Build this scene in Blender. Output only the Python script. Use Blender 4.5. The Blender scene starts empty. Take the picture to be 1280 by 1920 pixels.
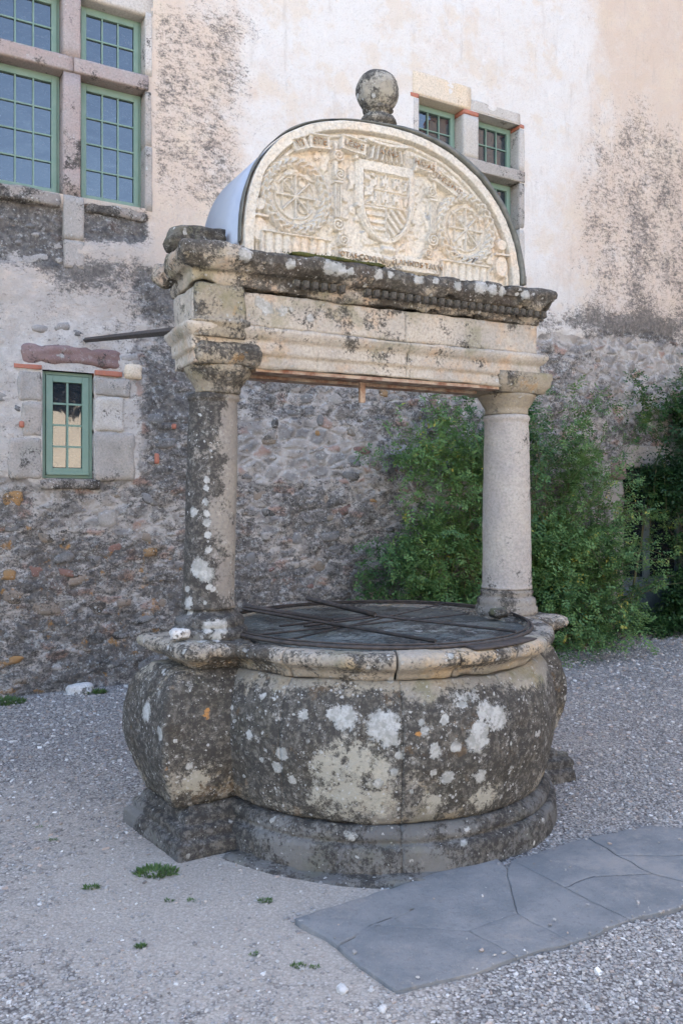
import bpy, math, random
import numpy as np
from mathutils import Vector, Matrix
random.seed(7); rng = np.random.default_rng(7)
R = math.radians
SC = bpy.context.scene
COL = SC.collection

# ------------------------------------------------------------------ camera, sky, sun, exposure
cam = bpy.data.cameras.new('camera'); camo = bpy.data.objects.new('camera', cam); COL.objects.link(camo)
camo.location = (0, 0, 1.6); camo.rotation_euler = (R(90), 0, 0); cam.shift_y = -20/1920
cam.sensor_fit = 'VERTICAL'; cam.sensor_height = 36; cam.lens = 29.19
cam.clip_start = 0.05; cam.clip_end = 500
SC.camera = camo
SC.render.resolution_x = 682; SC.render.resolution_y = 1024
SUN_DIR = Vector((-0.42, 0.91, 0)).normalized(); SUN_EL = R(50)
world = bpy.data.worlds.new('World'); SC.world = world; world.use_nodes = True
wn = world.node_tree.nodes; wl = world.node_tree.links
bg = wn['Background']; sky = wn.new('ShaderNodeTexSky'); sky.sky_type = 'NISHITA'; sky.sun_disc = False
sky.sun_elevation = SUN_EL; sky.sun_rotation = math.atan2(SUN_DIR.x, SUN_DIR.y)
sky.air_density = 1.0; sky.dust_density = 3.2; sky.ozone_density = .8
wl.new(sky.outputs[0], bg.inputs[0]); bg.inputs[1].default_value = 0.13
sl = bpy.data.lights.new('sun', 'SUN'); sl.energy = 5.0; sl.angle = R(0.5); sl.color = (1, .95, .87)
so = bpy.data.objects.new('sun', sl); COL.objects.link(so)
sv = Vector((SUN_DIR.x*math.cos(SUN_EL), SUN_DIR.y*math.cos(SUN_EL), math.sin(SUN_EL)))
so.rotation_euler = sv.to_track_quat('Z', 'Y').to_euler(); so.location = sv*40
SC.view_settings.view_transform = 'Standard'; SC.view_settings.look = 'None'
SC.view_settings.gamma = 1; SC.view_settings.use_curve_mapping = False
SC.view_settings.exposure = 2.88
try:
    SC.cycles.max_bounces = 6; SC.cycles.diffuse_bounces = 4
except Exception: pass

# ------------------------------------------------------------------ numpy noise
def _h(ix, iy, iz, s):
    n = (ix*374761393 + iy*668265263 + iz*2147483647 + s*1274126177) & 0xffffffff
    n = ((n ^ (n >> 13))*1274126177) & 0xffffffff
    n = ((n ^ (n >> 16))*2246822519) & 0xffffffff
    return ((n ^ (n >> 15)) & 0xffffff)/float(0xffffff)
def vnoise(p, s=0):
    p = np.asarray(p, float); f = np.floor(p); i = f.astype(np.int64); t = p - f; t = t*t*(3-2*t)
    o = 0
    for a in (0, 1):
        for b in (0, 1):
            for c in (0, 1):
                w = (t[..., 0] if a else 1-t[..., 0])*(t[..., 1] if b else 1-t[..., 1])*(t[..., 2] if c else 1-t[..., 2])
                o = o + w*_h(i[..., 0]+a, i[..., 1]+b, i[..., 2]+c, s)
    return o*2-1
def fbm(p, sc=1, oc=4, s=0, rough=.5):
    p = np.asarray(p, float)*sc; a = 1; o = 0; t = 0
    for k in range(oc):
        o = o + a*vnoise(p*(2.03**k) + 17.3*k, s+k); t += a; a *= rough
    return o/t*1.5
def ss(a, b, x): t = np.clip((x-a)/(b-a), 0, 1); return t*t*(3-2*t)

# ------------------------------------------------------------------ mesh helpers
def mesh(name, v, f, attrs=None, smooth=True):
    v = np.asarray(v, np.float32); me = bpy.data.meshes.new(name)
    if isinstance(f, np.ndarray):
        n, k = f.shape; lv = f.reshape(-1); ls = np.arange(n)*k; lt = np.full(n, k)
    else:
        lt = np.array([len(q) for q in f]); ls = np.concatenate([[0], np.cumsum(lt)[:-1]])
        lv = np.array([i for q in f for i in q])
    me.vertices.add(len(v)); me.vertices.foreach_set('co', v.reshape(-1))
    me.loops.add(len(lv)); me.loops.foreach_set('vertex_index', lv.astype(np.int32))
    me.polygons.add(len(lt)); me.polygons.foreach_set('loop_start', ls.astype(np.int32)); me.polygons.foreach_set('loop_total', lt.astype(np.int32))
    me.polygons.foreach_set('use_smooth', np.full(len(lt), bool(smooth)))
    if len(v) < 12000 and not (attrs and 'tint' in attrs):
        attrs = {**{k: np.full(len(v), -1.5) for k in ('lich', 'pale', 'orange')}, **(attrs or {})}
    for k, a in (attrs or {}).items():
        a = np.asarray(a, np.float32)
        if a.ndim == 1:
            at = me.attributes.new(k, 'FLOAT', 'POINT'); at.data.foreach_set('value', a)
        else:
            at = me.attributes.new(k, 'FLOAT_COLOR', 'POINT')
            if a.shape[1] == 3: a = np.concatenate([a, np.ones((len(a), 1), np.float32)], 1)
            at.data.foreach_set('color', a.reshape(-1))
    me.update(calc_edges=True); me.validate()
    return me
def obj(name, me, mat=None, parent=None, loc=(0, 0, 0), rot=(0, 0, 0)):
    o = bpy.data.objects.new(name, me); COL.objects.link(o)
    if mat and not me.materials: me.materials.append(mat)
    if parent: o.parent = parent
    o.location = loc; o.rotation_euler = rot
    return o
def empty(name, loc=(0, 0, 0), rz=0):
    o = bpy.data.objects.new(name, None); COL.objects.link(o); o.location = loc; o.rotation_euler = (0, 0, rz); o.empty_display_size = .2
    return o
def tag(o, label=None, cat=None, group=None, kind=None):
    for k, v in (('label', label), ('category', cat), ('group', group), ('kind', kind)):
        if v: o[k] = v
    return o
def normals(v, quads):
    n = np.zeros_like(v); a = v[quads[:, 0]]; b = v[quads[:, 1]]; c = v[quads[:, 2]]; d = v[quads[:, 3]]
    fn = np.cross(c-a, d-b)
    for k in range(4): np.add.at(n, quads[:, k], fn)
    return n/np.maximum(np.linalg.norm(n, axis=1, keepdims=True), 1e-9)
def gridq(nu, nv, cu=False, cv=False):
    i = np.arange(nu if cu else nu-1); j = np.arange(nv if cv else nv-1)
    I, J = np.meshgrid(i, j, indexing='ij'); I2 = (I+1) % nu; J2 = (J+1) % nv
    return np.stack([I*nv+J, I2*nv+J, I2*nv+J2, I*nv+J2], -1).reshape(-1, 4)
def rough_up(v, q, amps, off=(0, 0, 0), chip=0):
    n = normals(v, q); p = v + np.array(off)
    d = 0
    for a, sc, sd in amps: d = d + a*fbm(p, sc, 3, sd)
    if chip:
        c = fbm(p, 7, 3, 91); d = d - chip*ss(.35, .6, c)
    return v + n*np.asarray(d)[:, None]
def resample(pts, step, closed=False):
    pts = [tuple(p) for p in pts]; o = []
    m = len(pts) if closed else len(pts)-1
    for i in range(m):
        a = np.array(pts[i]); b = np.array(pts[(i+1) % len(pts)]); k = max(1, int(round(np.linalg.norm(b-a)/step)))
        for j in range(k): o.append(a+(b-a)*j/k)
    if not closed: o.append(np.array(pts[-1]))
    return np.array(o)
AM = [(.008, 2.2, 1), (.005, 7, 5), (.0022, 26, 9)]
def rev_block(prof, t0, t1, step=.013, amps=AM, chip=0, r0=.93):
    """closed (r,z) section swept from t0 to t1 (degrees) round the z axis"""
    P = resample(prof, step, True); full = abs(t1-t0) >= 359.9
    nt = max(6, int(abs(R(t1-t0))*r0/step)); T = np.radians(np.linspace(t0, t1, nt, endpoint=not full))
    v = np.stack([P[None, :, 0]*np.cos(T)[:, None], P[None, :, 0]*np.sin(T)[:, None], np.repeat(P[None, :, 1], nt, 0)], -1).reshape(-1, 3)
    q = gridq(nt, len(P), full, True); v = rough_up(v, q, amps, chip=chip)
    f = q.tolist()
    if not full:
        f.append(list(range(len(P)))); f.append(list(range((nt-1)*len(P), nt*len(P)))[::-1])
    return v, f
def lathe(prof, c=(0, 0), nt=64, step=.012, amps=None, lean=(0, 0), oct_=None):
    P = resample(prof, step); T = np.linspace(0, 2*math.pi, nt, endpoint=False)
    v = np.stack([P[None, :, 0]*np.cos(T)[:, None], P[None, :, 0]*np.sin(T)[:, None], np.repeat(P[None, :, 1], nt, 0)], -1).reshape(-1, 3)
    q = gridq(nt, len(P), True, False)
    if amps: v = rough_up(v, q, amps, off=(c[0]*3, c[1]*3, 0))
    z0 = prof[0][1]
    v[:, 0] += c[0] + lean[0]*(v[:, 2]-z0); v[:, 1] += c[1] + lean[1]*(v[:, 2]-z0)
    f = q.tolist(); m = len(P)
    f.append([i*m for i in range(nt)][::-1]); f.append([i*m+m-1 for i in range(nt)])
    return v, f
def loft(x0, x1, y0, y1, prof, e=(1, 1, 1, 1), rc=.012, step=.016, amps=AM, chip=0):
    """(offset,z) section run round a rectangle; e switches the offset off at internal joints (x0,x1,y0,y1)"""
    P = resample(prof, step)
    def edge(a, b, n): return [(a[0]+(b[0]-a[0])*i/n, a[1]+(b[1]-a[1])*i/n) for i in range(n)]
    nx = max(3, int((x1-x0)/step)); ny = max(3, int((y1-y0)/step))
    U = np.array(edge((0, 0), (1, 0), nx)+edge((1, 0), (1, 1), ny)+edge((1, 1), (0, 1), nx)+edge((0, 1), (0, 0), ny))
    vs = []
    for off, z in P:
        a, b, c, d = x0-off*e[0], x1+off*e[1], y0-off*e[2], y1+off*e[3]
        X = a+(b-a)*U[:, 0]; Y = c+(d-c)*U[:, 1]
        r = min(rc, (b-a)/2.01, (d-c)/2.01)
        ix = np.clip(X, a+r, b-r); iy = np.clip(Y, c+r, d-r); dx, dy = X-ix, Y-iy; L = np.maximum(np.hypot(dx, dy), 1e-9)
        vs.append(np.stack([ix+dx/L*r, iy+dy/L*r, np.full(len(X), z)], -1))
    v = np.stack(vs, 1).reshape(-1, 3); nu, nv = len(U), len(P)
    q = gridq(nu, nv, True, False); v = rough_up(v, q, amps, chip=chip)
    f = q.tolist(); f.append([i*nv for i in range(nu)][::-1]); f.append([i*nv+nv-1 for i in range(nu)])
    return v, f
def cube_grid(n):
    vs = {}; fs = []
    def gid(p):
        k = tuple(np.round(p, 5)); return vs.setdefault(k, len(vs))
    for ax in range(3):
        for s in (-1, 1):
            b, c = (ax+1) % 3, (ax+2) % 3
            for i in range(n):
                for j in range(n):
                    q = []
                    for di, dj in ((0, 0), (1, 0), (1, 1), (0, 1)):
                        p = np.zeros(3); p[ax] = s; p[b] = -1+2*(i+di)/n; p[c] = -1+2*(j+dj)/n; q.append(gid(p))
                    fs.append(q if s > 0 else q[::-1])
    return np.array(list(vs.keys())), np.array(fs)
_cg = {}
def rock(hx, hy, hz, bev=.012, n=6, amp=.005, sc=9, seed=0, c=(0, 0, 0)):
    if n not in _cg: _cg[n] = cube_grid(n)
    p, f = _cg[n]; h = np.array([hx, hy, hz]); b = min(bev, h.min()*.98)
    P = p*h; I = np.clip(P, -(h-b), h-b); d = P-I; P = I+d/np.maximum(np.linalg.norm(d, axis=1, keepdims=True), 1e-9)*b
    P = rough_up(P, f, [(amp, sc, seed), (amp*.5, sc*3, seed+3)], off=(seed*3.1, seed*1.7, 0))
    return P+np.array(c), f
def blob(rx, ry, rz, n=5, amp=.2, seed=0, flat=0):
    if n not in _cg: _cg[n] = cube_grid(n)
    p, f = _cg[n]; d = p/np.linalg.norm(p, axis=1, keepdims=True); d = d*.65+p*.35*.8
    d = d*(1+amp*fbm(d+seed*5.3, 1.3, 3, seed))[:, None]
    return d*np.array([rx, ry, rz]), f
def merge(parts):
    V = []; F = []; o = 0
    for v, f in parts:
        V.append(np.asarray(v)); F += [[i+o for i in q] for q in (f.tolist() if isinstance(f, np.ndarray) else f)]; o += len(v)
    return np.concatenate(V), F
def box(x0, x1, y0, y1, z0, z1):
    v = [(x, y, z) for x in (x0, x1) for y in (y0, y1) for z in (z0, z1)]
    return np.array(v, float), [[0, 1, 3, 2], [4, 6, 7, 5], [0, 4, 5, 1], [2, 3, 7, 6], [0, 2, 6, 4], [1, 5, 7, 3]]
def tube(pts, r, k=6, r1=None):
    pts = np.array(pts, float); n = len(pts); vs = []
    for i in range(n):
        d = pts[min(i+1, n-1)]-pts[max(i-1, 0)]; d /= np.linalg.norm(d)+1e-9
        a = np.cross(d, (0, 0, 1)) if abs(d[2]) < .9 else np.cross(d, (1, 0, 0)); a /= np.linalg.norm(a); b = np.cross(d, a)
        rr = r if r1 is None else r+(r1-r)*i/(n-1)
        for j in range(k):
            t = 2*math.pi*j/k; vs.append(pts[i]+rr*(a*math.cos(t)+b*math.sin(t)))
    f = gridq(n, k, False, True).tolist(); f.append(list(range(k))[::-1]); f.append(list(range((n-1)*k, n*k)))
    return np.array(vs), f

# ------------------------------------------------------------------ materials
class M:
    def __init__(s, name, rough=.9, metal=0, spec=.3):
        s.m = bpy.data.materials.new(name); s.m.use_nodes = True; s.t = s.m.node_tree
        s.b = s.t.nodes['Principled BSDF']; s.b.inputs['Roughness'].default_value = rough
        s.b.inputs['Metallic'].default_value = metal; s.b.inputs['Specular IOR Level'].default_value = spec
        s._co = None
    def n(s, t, **k):
        o = s.t.nodes.new(t)
        for a, b in k.items(): setattr(o, a, b)
        return o
    def put(s, inp, v):
        if isinstance(v, bpy.types.NodeSocket): s.t.links.new(v, inp)
        elif isinstance(v, tuple) and len(v) == 3 and inp.type == 'RGBA': inp.default_value = (*v, 1)
        else: inp.default_value = v
    def co(s):
        if not s._co: s._co = s.n('ShaderNodeTexCoord').outputs['Object']
        return s._co
    def map(s, scale=(1, 1, 1), rot=(0, 0, 0), src=None, loc=(0, 0, 0)):
        o = s.n('ShaderNodeMapping'); s.put(o.inputs[0], src or s.co()); o.inputs['Scale'].default_value = scale; o.inputs['Rotation'].default_value = rot; o.inputs['Location'].default_value = loc
        return o.outputs[0]
    def noise(s, scale, detail=6, rough=.6, vec=None, out=0, dist=0):
        o = s.n('ShaderNodeTexNoise'); s.put(o.inputs['Vector'], vec or s.co()); o.inputs['Scale'].default_value = scale
        o.inputs['Detail'].default_value = detail; o.inputs['Roughness'].default_value = rough; o.inputs['Distortion'].default_value = dist
        return o.outputs[out]
    def vor(s, scale, vec=None, feat='F1', rnd=1):
        o = s.n('ShaderNodeTexVoronoi', feature=feat); s.put(o.inputs['Vector'], vec or s.co()); o.inputs['Scale'].default_value = scale
        o.inputs['Randomness'].default_value = rnd
        return o.outputs
    def ma(s, op, a, b=0.0, clamp=False):
        o = s.n('ShaderNodeMath', operation=op, use_clamp=clamp); s.put(o.inputs[0], a); s.put(o.inputs[1], b); return o.outputs[0]
    def st(s, x, a, b):
        o = s.n('ShaderNodeMapRange', interpolation_type='SMOOTHSTEP'); s.put(o.inputs['Value'], x)
        s.put(o.inputs['From Min'], a); s.put(o.inputs['From Max'], b); return o.outputs[0]
    def mix(s, f, a, b, mode='MIX'):
        o = s.n('ShaderNodeMix', data_type='RGBA', blend_type=mode); s.put(o.inputs[0], f); s.put(o.inputs[6], a); s.put(o.inputs[7], b); return o.outputs[2]
    def at(s, name, out='Fac'):
        o = s.n('ShaderNodeAttribute', attribute_name=name); return o.outputs[out]
    def warp(s, amt, scale, vec=None):
        v = vec or s.co(); n = s.noise(scale, 3, .6, v, out=1)
        a = s.n('ShaderNodeVectorMath', operation='SUBTRACT'); s.put(a.inputs[0], n); a.inputs[1].default_value = (.5, .5, .5)
        b = s.n('ShaderNodeVectorMath', operation='SCALE'); s.put(b.inputs[0], a.outputs[0]); b.inputs['Scale'].default_value = amt
        c = s.n('ShaderNodeVectorMath', operation='ADD'); s.put(c.inputs[0], v); s.put(c.inputs[1], b.outputs[0]); return c.outputs[0]
    def col(s, c): s.put(s.b.inputs['Base Color'], c); return s
    def bump(s, h, strength=.5, dist=.01, prev=None):
        o = s.n('ShaderNodeBump'); s.put(o.inputs['Height'], h); o.inputs['Strength'].default_value = strength; o.inputs['Distance'].default_value = dist
        if prev: s.put(o.inputs['Normal'], prev)
        s.put(s.b.inputs['Normal'], o.outputs[0]); return o.outputs[0]

BLACK = (.030, .028, .026); WHITEL = (.43, .43, .405)
def stone_mat(name, A, B, dark=.45, lich=.3, speck=.4, moss=.2, k=.5, ochre=.0, lscale=9, world=False, warm=None, film=.5):
    m = M(name, .93, 0, .2)
    if world:
        g = m.n('ShaderNodeNewGeometry'); m._co = g.outputs['Position']
    big = m.noise(2.3, 5, .6); mid = m.noise(7, 8, .68); fine = m.noise(70, 4, .7); vfine = m.noise(220, 2, .6)
    c = m.mix(m.st(m.noise(3.1, 4, .6, m.map(loc=(5, 3, 1))), .35, .65), A, B)
    if warm: c = m.mix(m.ma('MULTIPLY', m.st(m.noise(5, 5, .6, m.map(loc=(9, 2, 7))), .5, .66), .8), c, warm)
    c = m.mix(m.ma('MULTIPLY', m.st(fine, .35, .75), .45), c, (.12, .11, .10))
    # moss / greenish film
    c = m.mix(m.ma('MULTIPLY', m.st(m.noise(4.2, 6, .65, m.map(loc=(1, 8, 3))), .52, .66), moss), c, (.13, .13, .05))
    # black crust
    dk = m.at('dark'); cen = lambda n_, w: m.ma('MULTIPLY', m.ma('SUBTRACT', n_, .5), w)
    x = m.ma('ADD', m.ma('ADD', cen(mid, 1.1), cen(big, .9)), m.ma('MULTIPLY', m.ma('SUBTRACT', m.ma('ADD', dk, dark), .5), k))
    x = m.ma('ADD', m.ma('ADD', x, cen(fine, .55)), .5)
    dm = m.st(x, .45, .60)
    blk = m.mix(m.st(m.noise(34, 6, .78), .45, .66), BLACK, (.135, .125, .105))
    c = m.mix(m.ma('MULTIPLY', dm, .9), c, blk)
    c = m.mix(m.ma('MULTIPLY', m.st(m.noise(19, 9, .85, m.map(loc=(8, 1, 6))), .55, .63), film), c, (.40, .39, .355))
    if ochre: c = m.mix(m.ma('MULTIPLY', m.st(m.noise(6, 6, .7, m.map(loc=(3, 7, 9))), .60, .66), ochre), c, (.38, .20, .05))
    # round pale lichens: clustered
    wv = m.warp(.05, 14); hgt = fine
    tot = None
    for sc_, th, gate in ((lscale, .30, .46), (lscale*2.6, .34, .43), (lscale*7, .30, .42)):
        v = m.vor(sc_, wv); cr = m.n('ShaderNodeSeparateColor'); m.put(cr.inputs[0], v['Color'])
        rad = m.ma('MULTIPLY', m.ma('SUBTRACT', cr.outputs[0], 1-lich), th/max(lich, .05))
        msk = m.st(m.ma('SUBTRACT', rad, v['Distance']), 0, .06)
        msk = m.ma('MULTIPLY', msk, m.st(m.noise(2.6+sc_*.13, 3, .6, m.map(loc=(sc_, 2, 5))), gate, gate+.1))
        tot = msk if tot is None else m.ma('MAXIMUM', tot, msk)
    le = m.at('lich'); le = m.st(m.ma('ADD', le, m.ma('MULTIPLY', m.ma('SUBTRACT', m.noise(42, 7, .8), .5), 2.2)), .0, .2)
    pl = m.at('pale'); pl = m.st(m.ma('ADD', pl, m.ma('MULTIPLY', m.ma('SUBTRACT', m.noise(22, 9, .82), .5), 5.5)), .1, .6)
    c = m.mix(m.ma('MULTIPLY', pl, .75), c, (.40, .38, .31))
    tot = m.ma('MAXIMUM', tot, le)
    lc = m.mix(m.st(m.noise(24, 4, .6), .4, .62), WHITEL, (.29, .295, .27)); lc = m.mix(m.ma('MULTIPLY', m.st(fine, .45, .65), .5), lc, (.22, .22, .2))
    c = m.mix(m.ma('MULTIPLY', tot, .92), c, lc)
    # tiny specks
    v = m.vor(62, m.warp(.02, 40)); cr = m.n('ShaderNodeSeparateColor'); m.put(cr.inputs[0], v['Color'])
    sp = m.ma('MULTIPLY', m.st(m.ma('SUBTRACT', m.ma('MULTIPLY', m.ma('POWER', cr.outputs[1], 2.2), .50), v['Distance']), .02, .08), m.st(m.noise(7, 5, .75, m.map(loc=(4, 4, 8))), .66-speck*.32, .70-speck*.28))
    c = m.mix(m.ma('MULTIPLY', sp, .75), c, (.42, .42, .40))
    oe = m.st(m.ma('ADD', m.at('orange'), m.ma('MULTIPLY', m.ma('SUBTRACT', m.noise(60, 6, .8), .5), 2.4)), 0, .2)
    c = m.mix(m.ma('MULTIPLY', oe, .85), c, (.40, .20, .065))
    m.col(c)
    h = m.ma('ADD', m.ma('MULTIPLY', mid, .6), m.ma('ADD', m.ma('MULTIPLY', fine, .35), m.ma('MULTIPLY', vfine, .12)))
    h = m.ma('ADD', h, m.ma('MULTIPLY', tot, .12))
    m.bump(h, .9, .016)
    return m.m

MAT = {}
MAT['basin'] = stone_mat('basin_stone', (.31, .28, .22), (.22, .205, .175), dark=.62, lich=.40, speck=.5, moss=.45, k=.75, ochre=.12, warm=(.29, .23, .145), film=.75)
MAT['rim'] = stone_mat('rim_stone', (.36, .315, .25), (.28, .255, .21), dark=.46, lich=.42, speck=.5, moss=.35, k=.5, ochre=.1, warm=(.42, .31, .18))
MAT['plinth'] = stone_mat('plinth_stone', (.155, .152, .142), (.11, .11, .106), dark=.56, lich=.22, speck=.25, moss=.2, k=.5, film=.22)
MAT['column'] = stone_mat('column_stone', (.27, .245, .205), (.22, .20, .175), dark=.42, lich=.10, speck=.35, moss=.15, k=.9)
MAT['column_pale'] = stone_mat('pale_column_stone', (.40, .37, .325), (.34, .315, .29), dark=.20, lich=.06, speck=.15, moss=.05, k=.5)
MAT['capital'] = stone_mat('capital_stone', (.30, .26, .19), (.24, .21, .16), dark=.38, lich=.12, speck=.3, moss=.45, k=.5, ochre=.3)
MAT['entab'] = stone_mat('entablature_stone', (.47, .42, .345), (.37, .34, .29), dark=.26, lich=.22, speck=.3, moss=.4, k=.55, warm=(.46, .34, .23))
MAT['cornice'] = stone_mat('cornice_stone', (.40, .35, .27), (.30, .265, .21), dark=.56, lich=.36, speck=.4, moss=.4, k=.6, warm=(.42, .31, .22))
MAT['tymp'] = stone_mat('carved_limestone', (.61, .565, .47), (.55, .515, .435), dark=.0, lich=.10, speck=.10, moss=.02, k=.75, warm=(.62, .51, .38))
MAT['ball'] = stone_mat('finial_stone', (.34, .315, .25), (.26, .245, .205), dark=.56, lich=.28, speck=.3, moss=.1, k=.8)
MAT['rockdark'] = stone_mat('dark_rock', (.13, .125, .10), (.10, .10, .085), dark=.5, lich=.12, speck=.3, moss=.5, k=.6)
MAT['whitestone'] = stone_mat('white_rock', (.62, .61, .58), (.52, .51, .49), dark=.12, lich=.2, speck=.3, moss=.05)
MAT['jamb'] = stone_mat('dressed_jamb_stone', (.37, .335, .295), (.32, .30, .27), dark=.26, lich=.1, speck=.2, moss=.1, world=True)
MAT['jambpink'] = stone_mat('pink_grey_granite', (.34, .27, .245), (.33, .285, .265), dark=.34, lich=.12, speck=.3, moss=.1, world=True)
MAT['jamblight'] = stone_mat('pale_jamb_stone', (.50, .47, .43), (.46, .425, .37), dark=.12, lich=.08, speck=.1, moss=.02, world=True)
MAT['silldark'] = stone_mat('lichened_sill_stone', (.28, .25, .22), (.22, .20, .18), dark=.58, lich=.4, speck=.6, moss=.2, world=True)
MAT['purple'] = stone_mat('purple_sandstone', (.20, .125, .115), (.26, .18, .165), dark=.25, lich=.12, speck=.35, moss=.02, world=True)
MAT['cream'] = stone_mat('cream_lintel_stone', (.66, .53, .37), (.62, .53, .41), dark=.1, lich=.05, speck=.05, moss=.02, world=True)

def simple(name, c, rough=.7, metal=0, var=.25, scale=20, bump=.2, spec=.4, c2=None):
    m = M(name, rough, metal, spec)
    n = m.noise(scale, 5, .65); k = c2 or tuple(x*(1-var) for x in c)
    m.col(m.mix(m.st(n, .3, .7), c, k)); m.bump(m.noise(scale*3, 4, .6), bump, .004); return m.m
MAT['brick'] = simple('orange_brick', (.40, .145, .085), .9, c2=(.30, .13, .095), scale=30, bump=.6)
MAT['green'] = simple('green_painted_wood', (.135, .215, .165), .55, c2=(.165, .24, .19), scale=9, bump=.12)
MAT['tin'] = simple('galvanised_sheet', (.36, .40, .45), .6, .4, c2=(.31, .345, .40), scale=4, bump=.05)
MAT['lead'] = simple('weathered_lead_edge', (.16, .16, .14), .65, .3, c2=(.08, .085, .07), scale=14, bump=.4)
MAT['rust'] = simple('rusty_iron', (.17, .075, .045), .9, .1, c2=(.40, .32, .24), scale=16, bump=.7)
MAT['iron'] = simple('dark_iron', (.035, .032, .030), .7, .3, c2=(.075, .062, .055), scale=25, bump=.4)
MAT['inside'] = stone_mat('dark_inner_stone', (.21, .225, .205), (.10, .115, .108), dark=.50, lich=.2, speck=.3, moss=.3, k=.8)  # mossy stone, its colour darkened to stand in for shade inside the well
MAT['mossy'] = simple('moss', (.085, .085, .02), .95, c2=(.04, .05, .015), scale=60, bump=.8)
MAT['mortar'] = stone_mat('mortar', (.50, .45, .36), (.45, .41, .34), dark=.2, lich=.1, speck=.2, moss=.1)
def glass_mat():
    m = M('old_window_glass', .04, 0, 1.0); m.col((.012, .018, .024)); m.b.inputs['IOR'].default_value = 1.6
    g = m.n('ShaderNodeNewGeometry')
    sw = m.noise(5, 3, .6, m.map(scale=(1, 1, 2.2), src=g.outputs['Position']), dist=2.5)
    m.col(m.mix(m.ma('MULTIPLY', m.st(m.ma('ABSOLUTE', m.ma('SUBTRACT', sw, .5)),   .010, .0), .4), (.012, .018, .024), (.16, .17, .18)))  # pale streaks painted into the glass colour in place of swirling reflections
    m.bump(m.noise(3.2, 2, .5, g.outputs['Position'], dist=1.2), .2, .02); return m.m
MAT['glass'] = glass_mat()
def leaf_mat(name, a, b, c_):
    m = M(name, .5, 0, .35); t = m.at('tint'); c = m.mix(m.st(t, 0, .6), a, b); c = m.mix(m.st(t, .86, 1), c, c_)
    m.col(c)
    tr = m.n('ShaderNodeBsdfTranslucent'); m.put(tr.inputs[0], c); mx = m.n('ShaderNodeMixShader'); mx.inputs[0].default_value = .28
    out = m.t.nodes['Material Output']; m.t.links.new(m.b.outputs[0], mx.inputs[1]); m.t.links.new(tr.outputs[0], mx.inputs[2]); m.t.links.new(mx.outputs[0], out.inputs[0])
    return m.m
MAT['leaf'] = leaf_mat('rose_leaf', (.055, .125, .045), (.12, .215, .065), (.34, .32, .06))
MAT['vine'] = leaf_mat('vine_leaf', (.018, .050, .018), (.040, .100, .028), (.12, .18, .04))
MAT['grass'] = leaf_mat('grass_blade', (.06, .12, .035), (.10, .17, .055), (.14, .15, .05))
MAT['stem'] = simple('cane_bark', (.10, .075, .045), .8, c2=(.09, .11, .04), scale=12)

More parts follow.
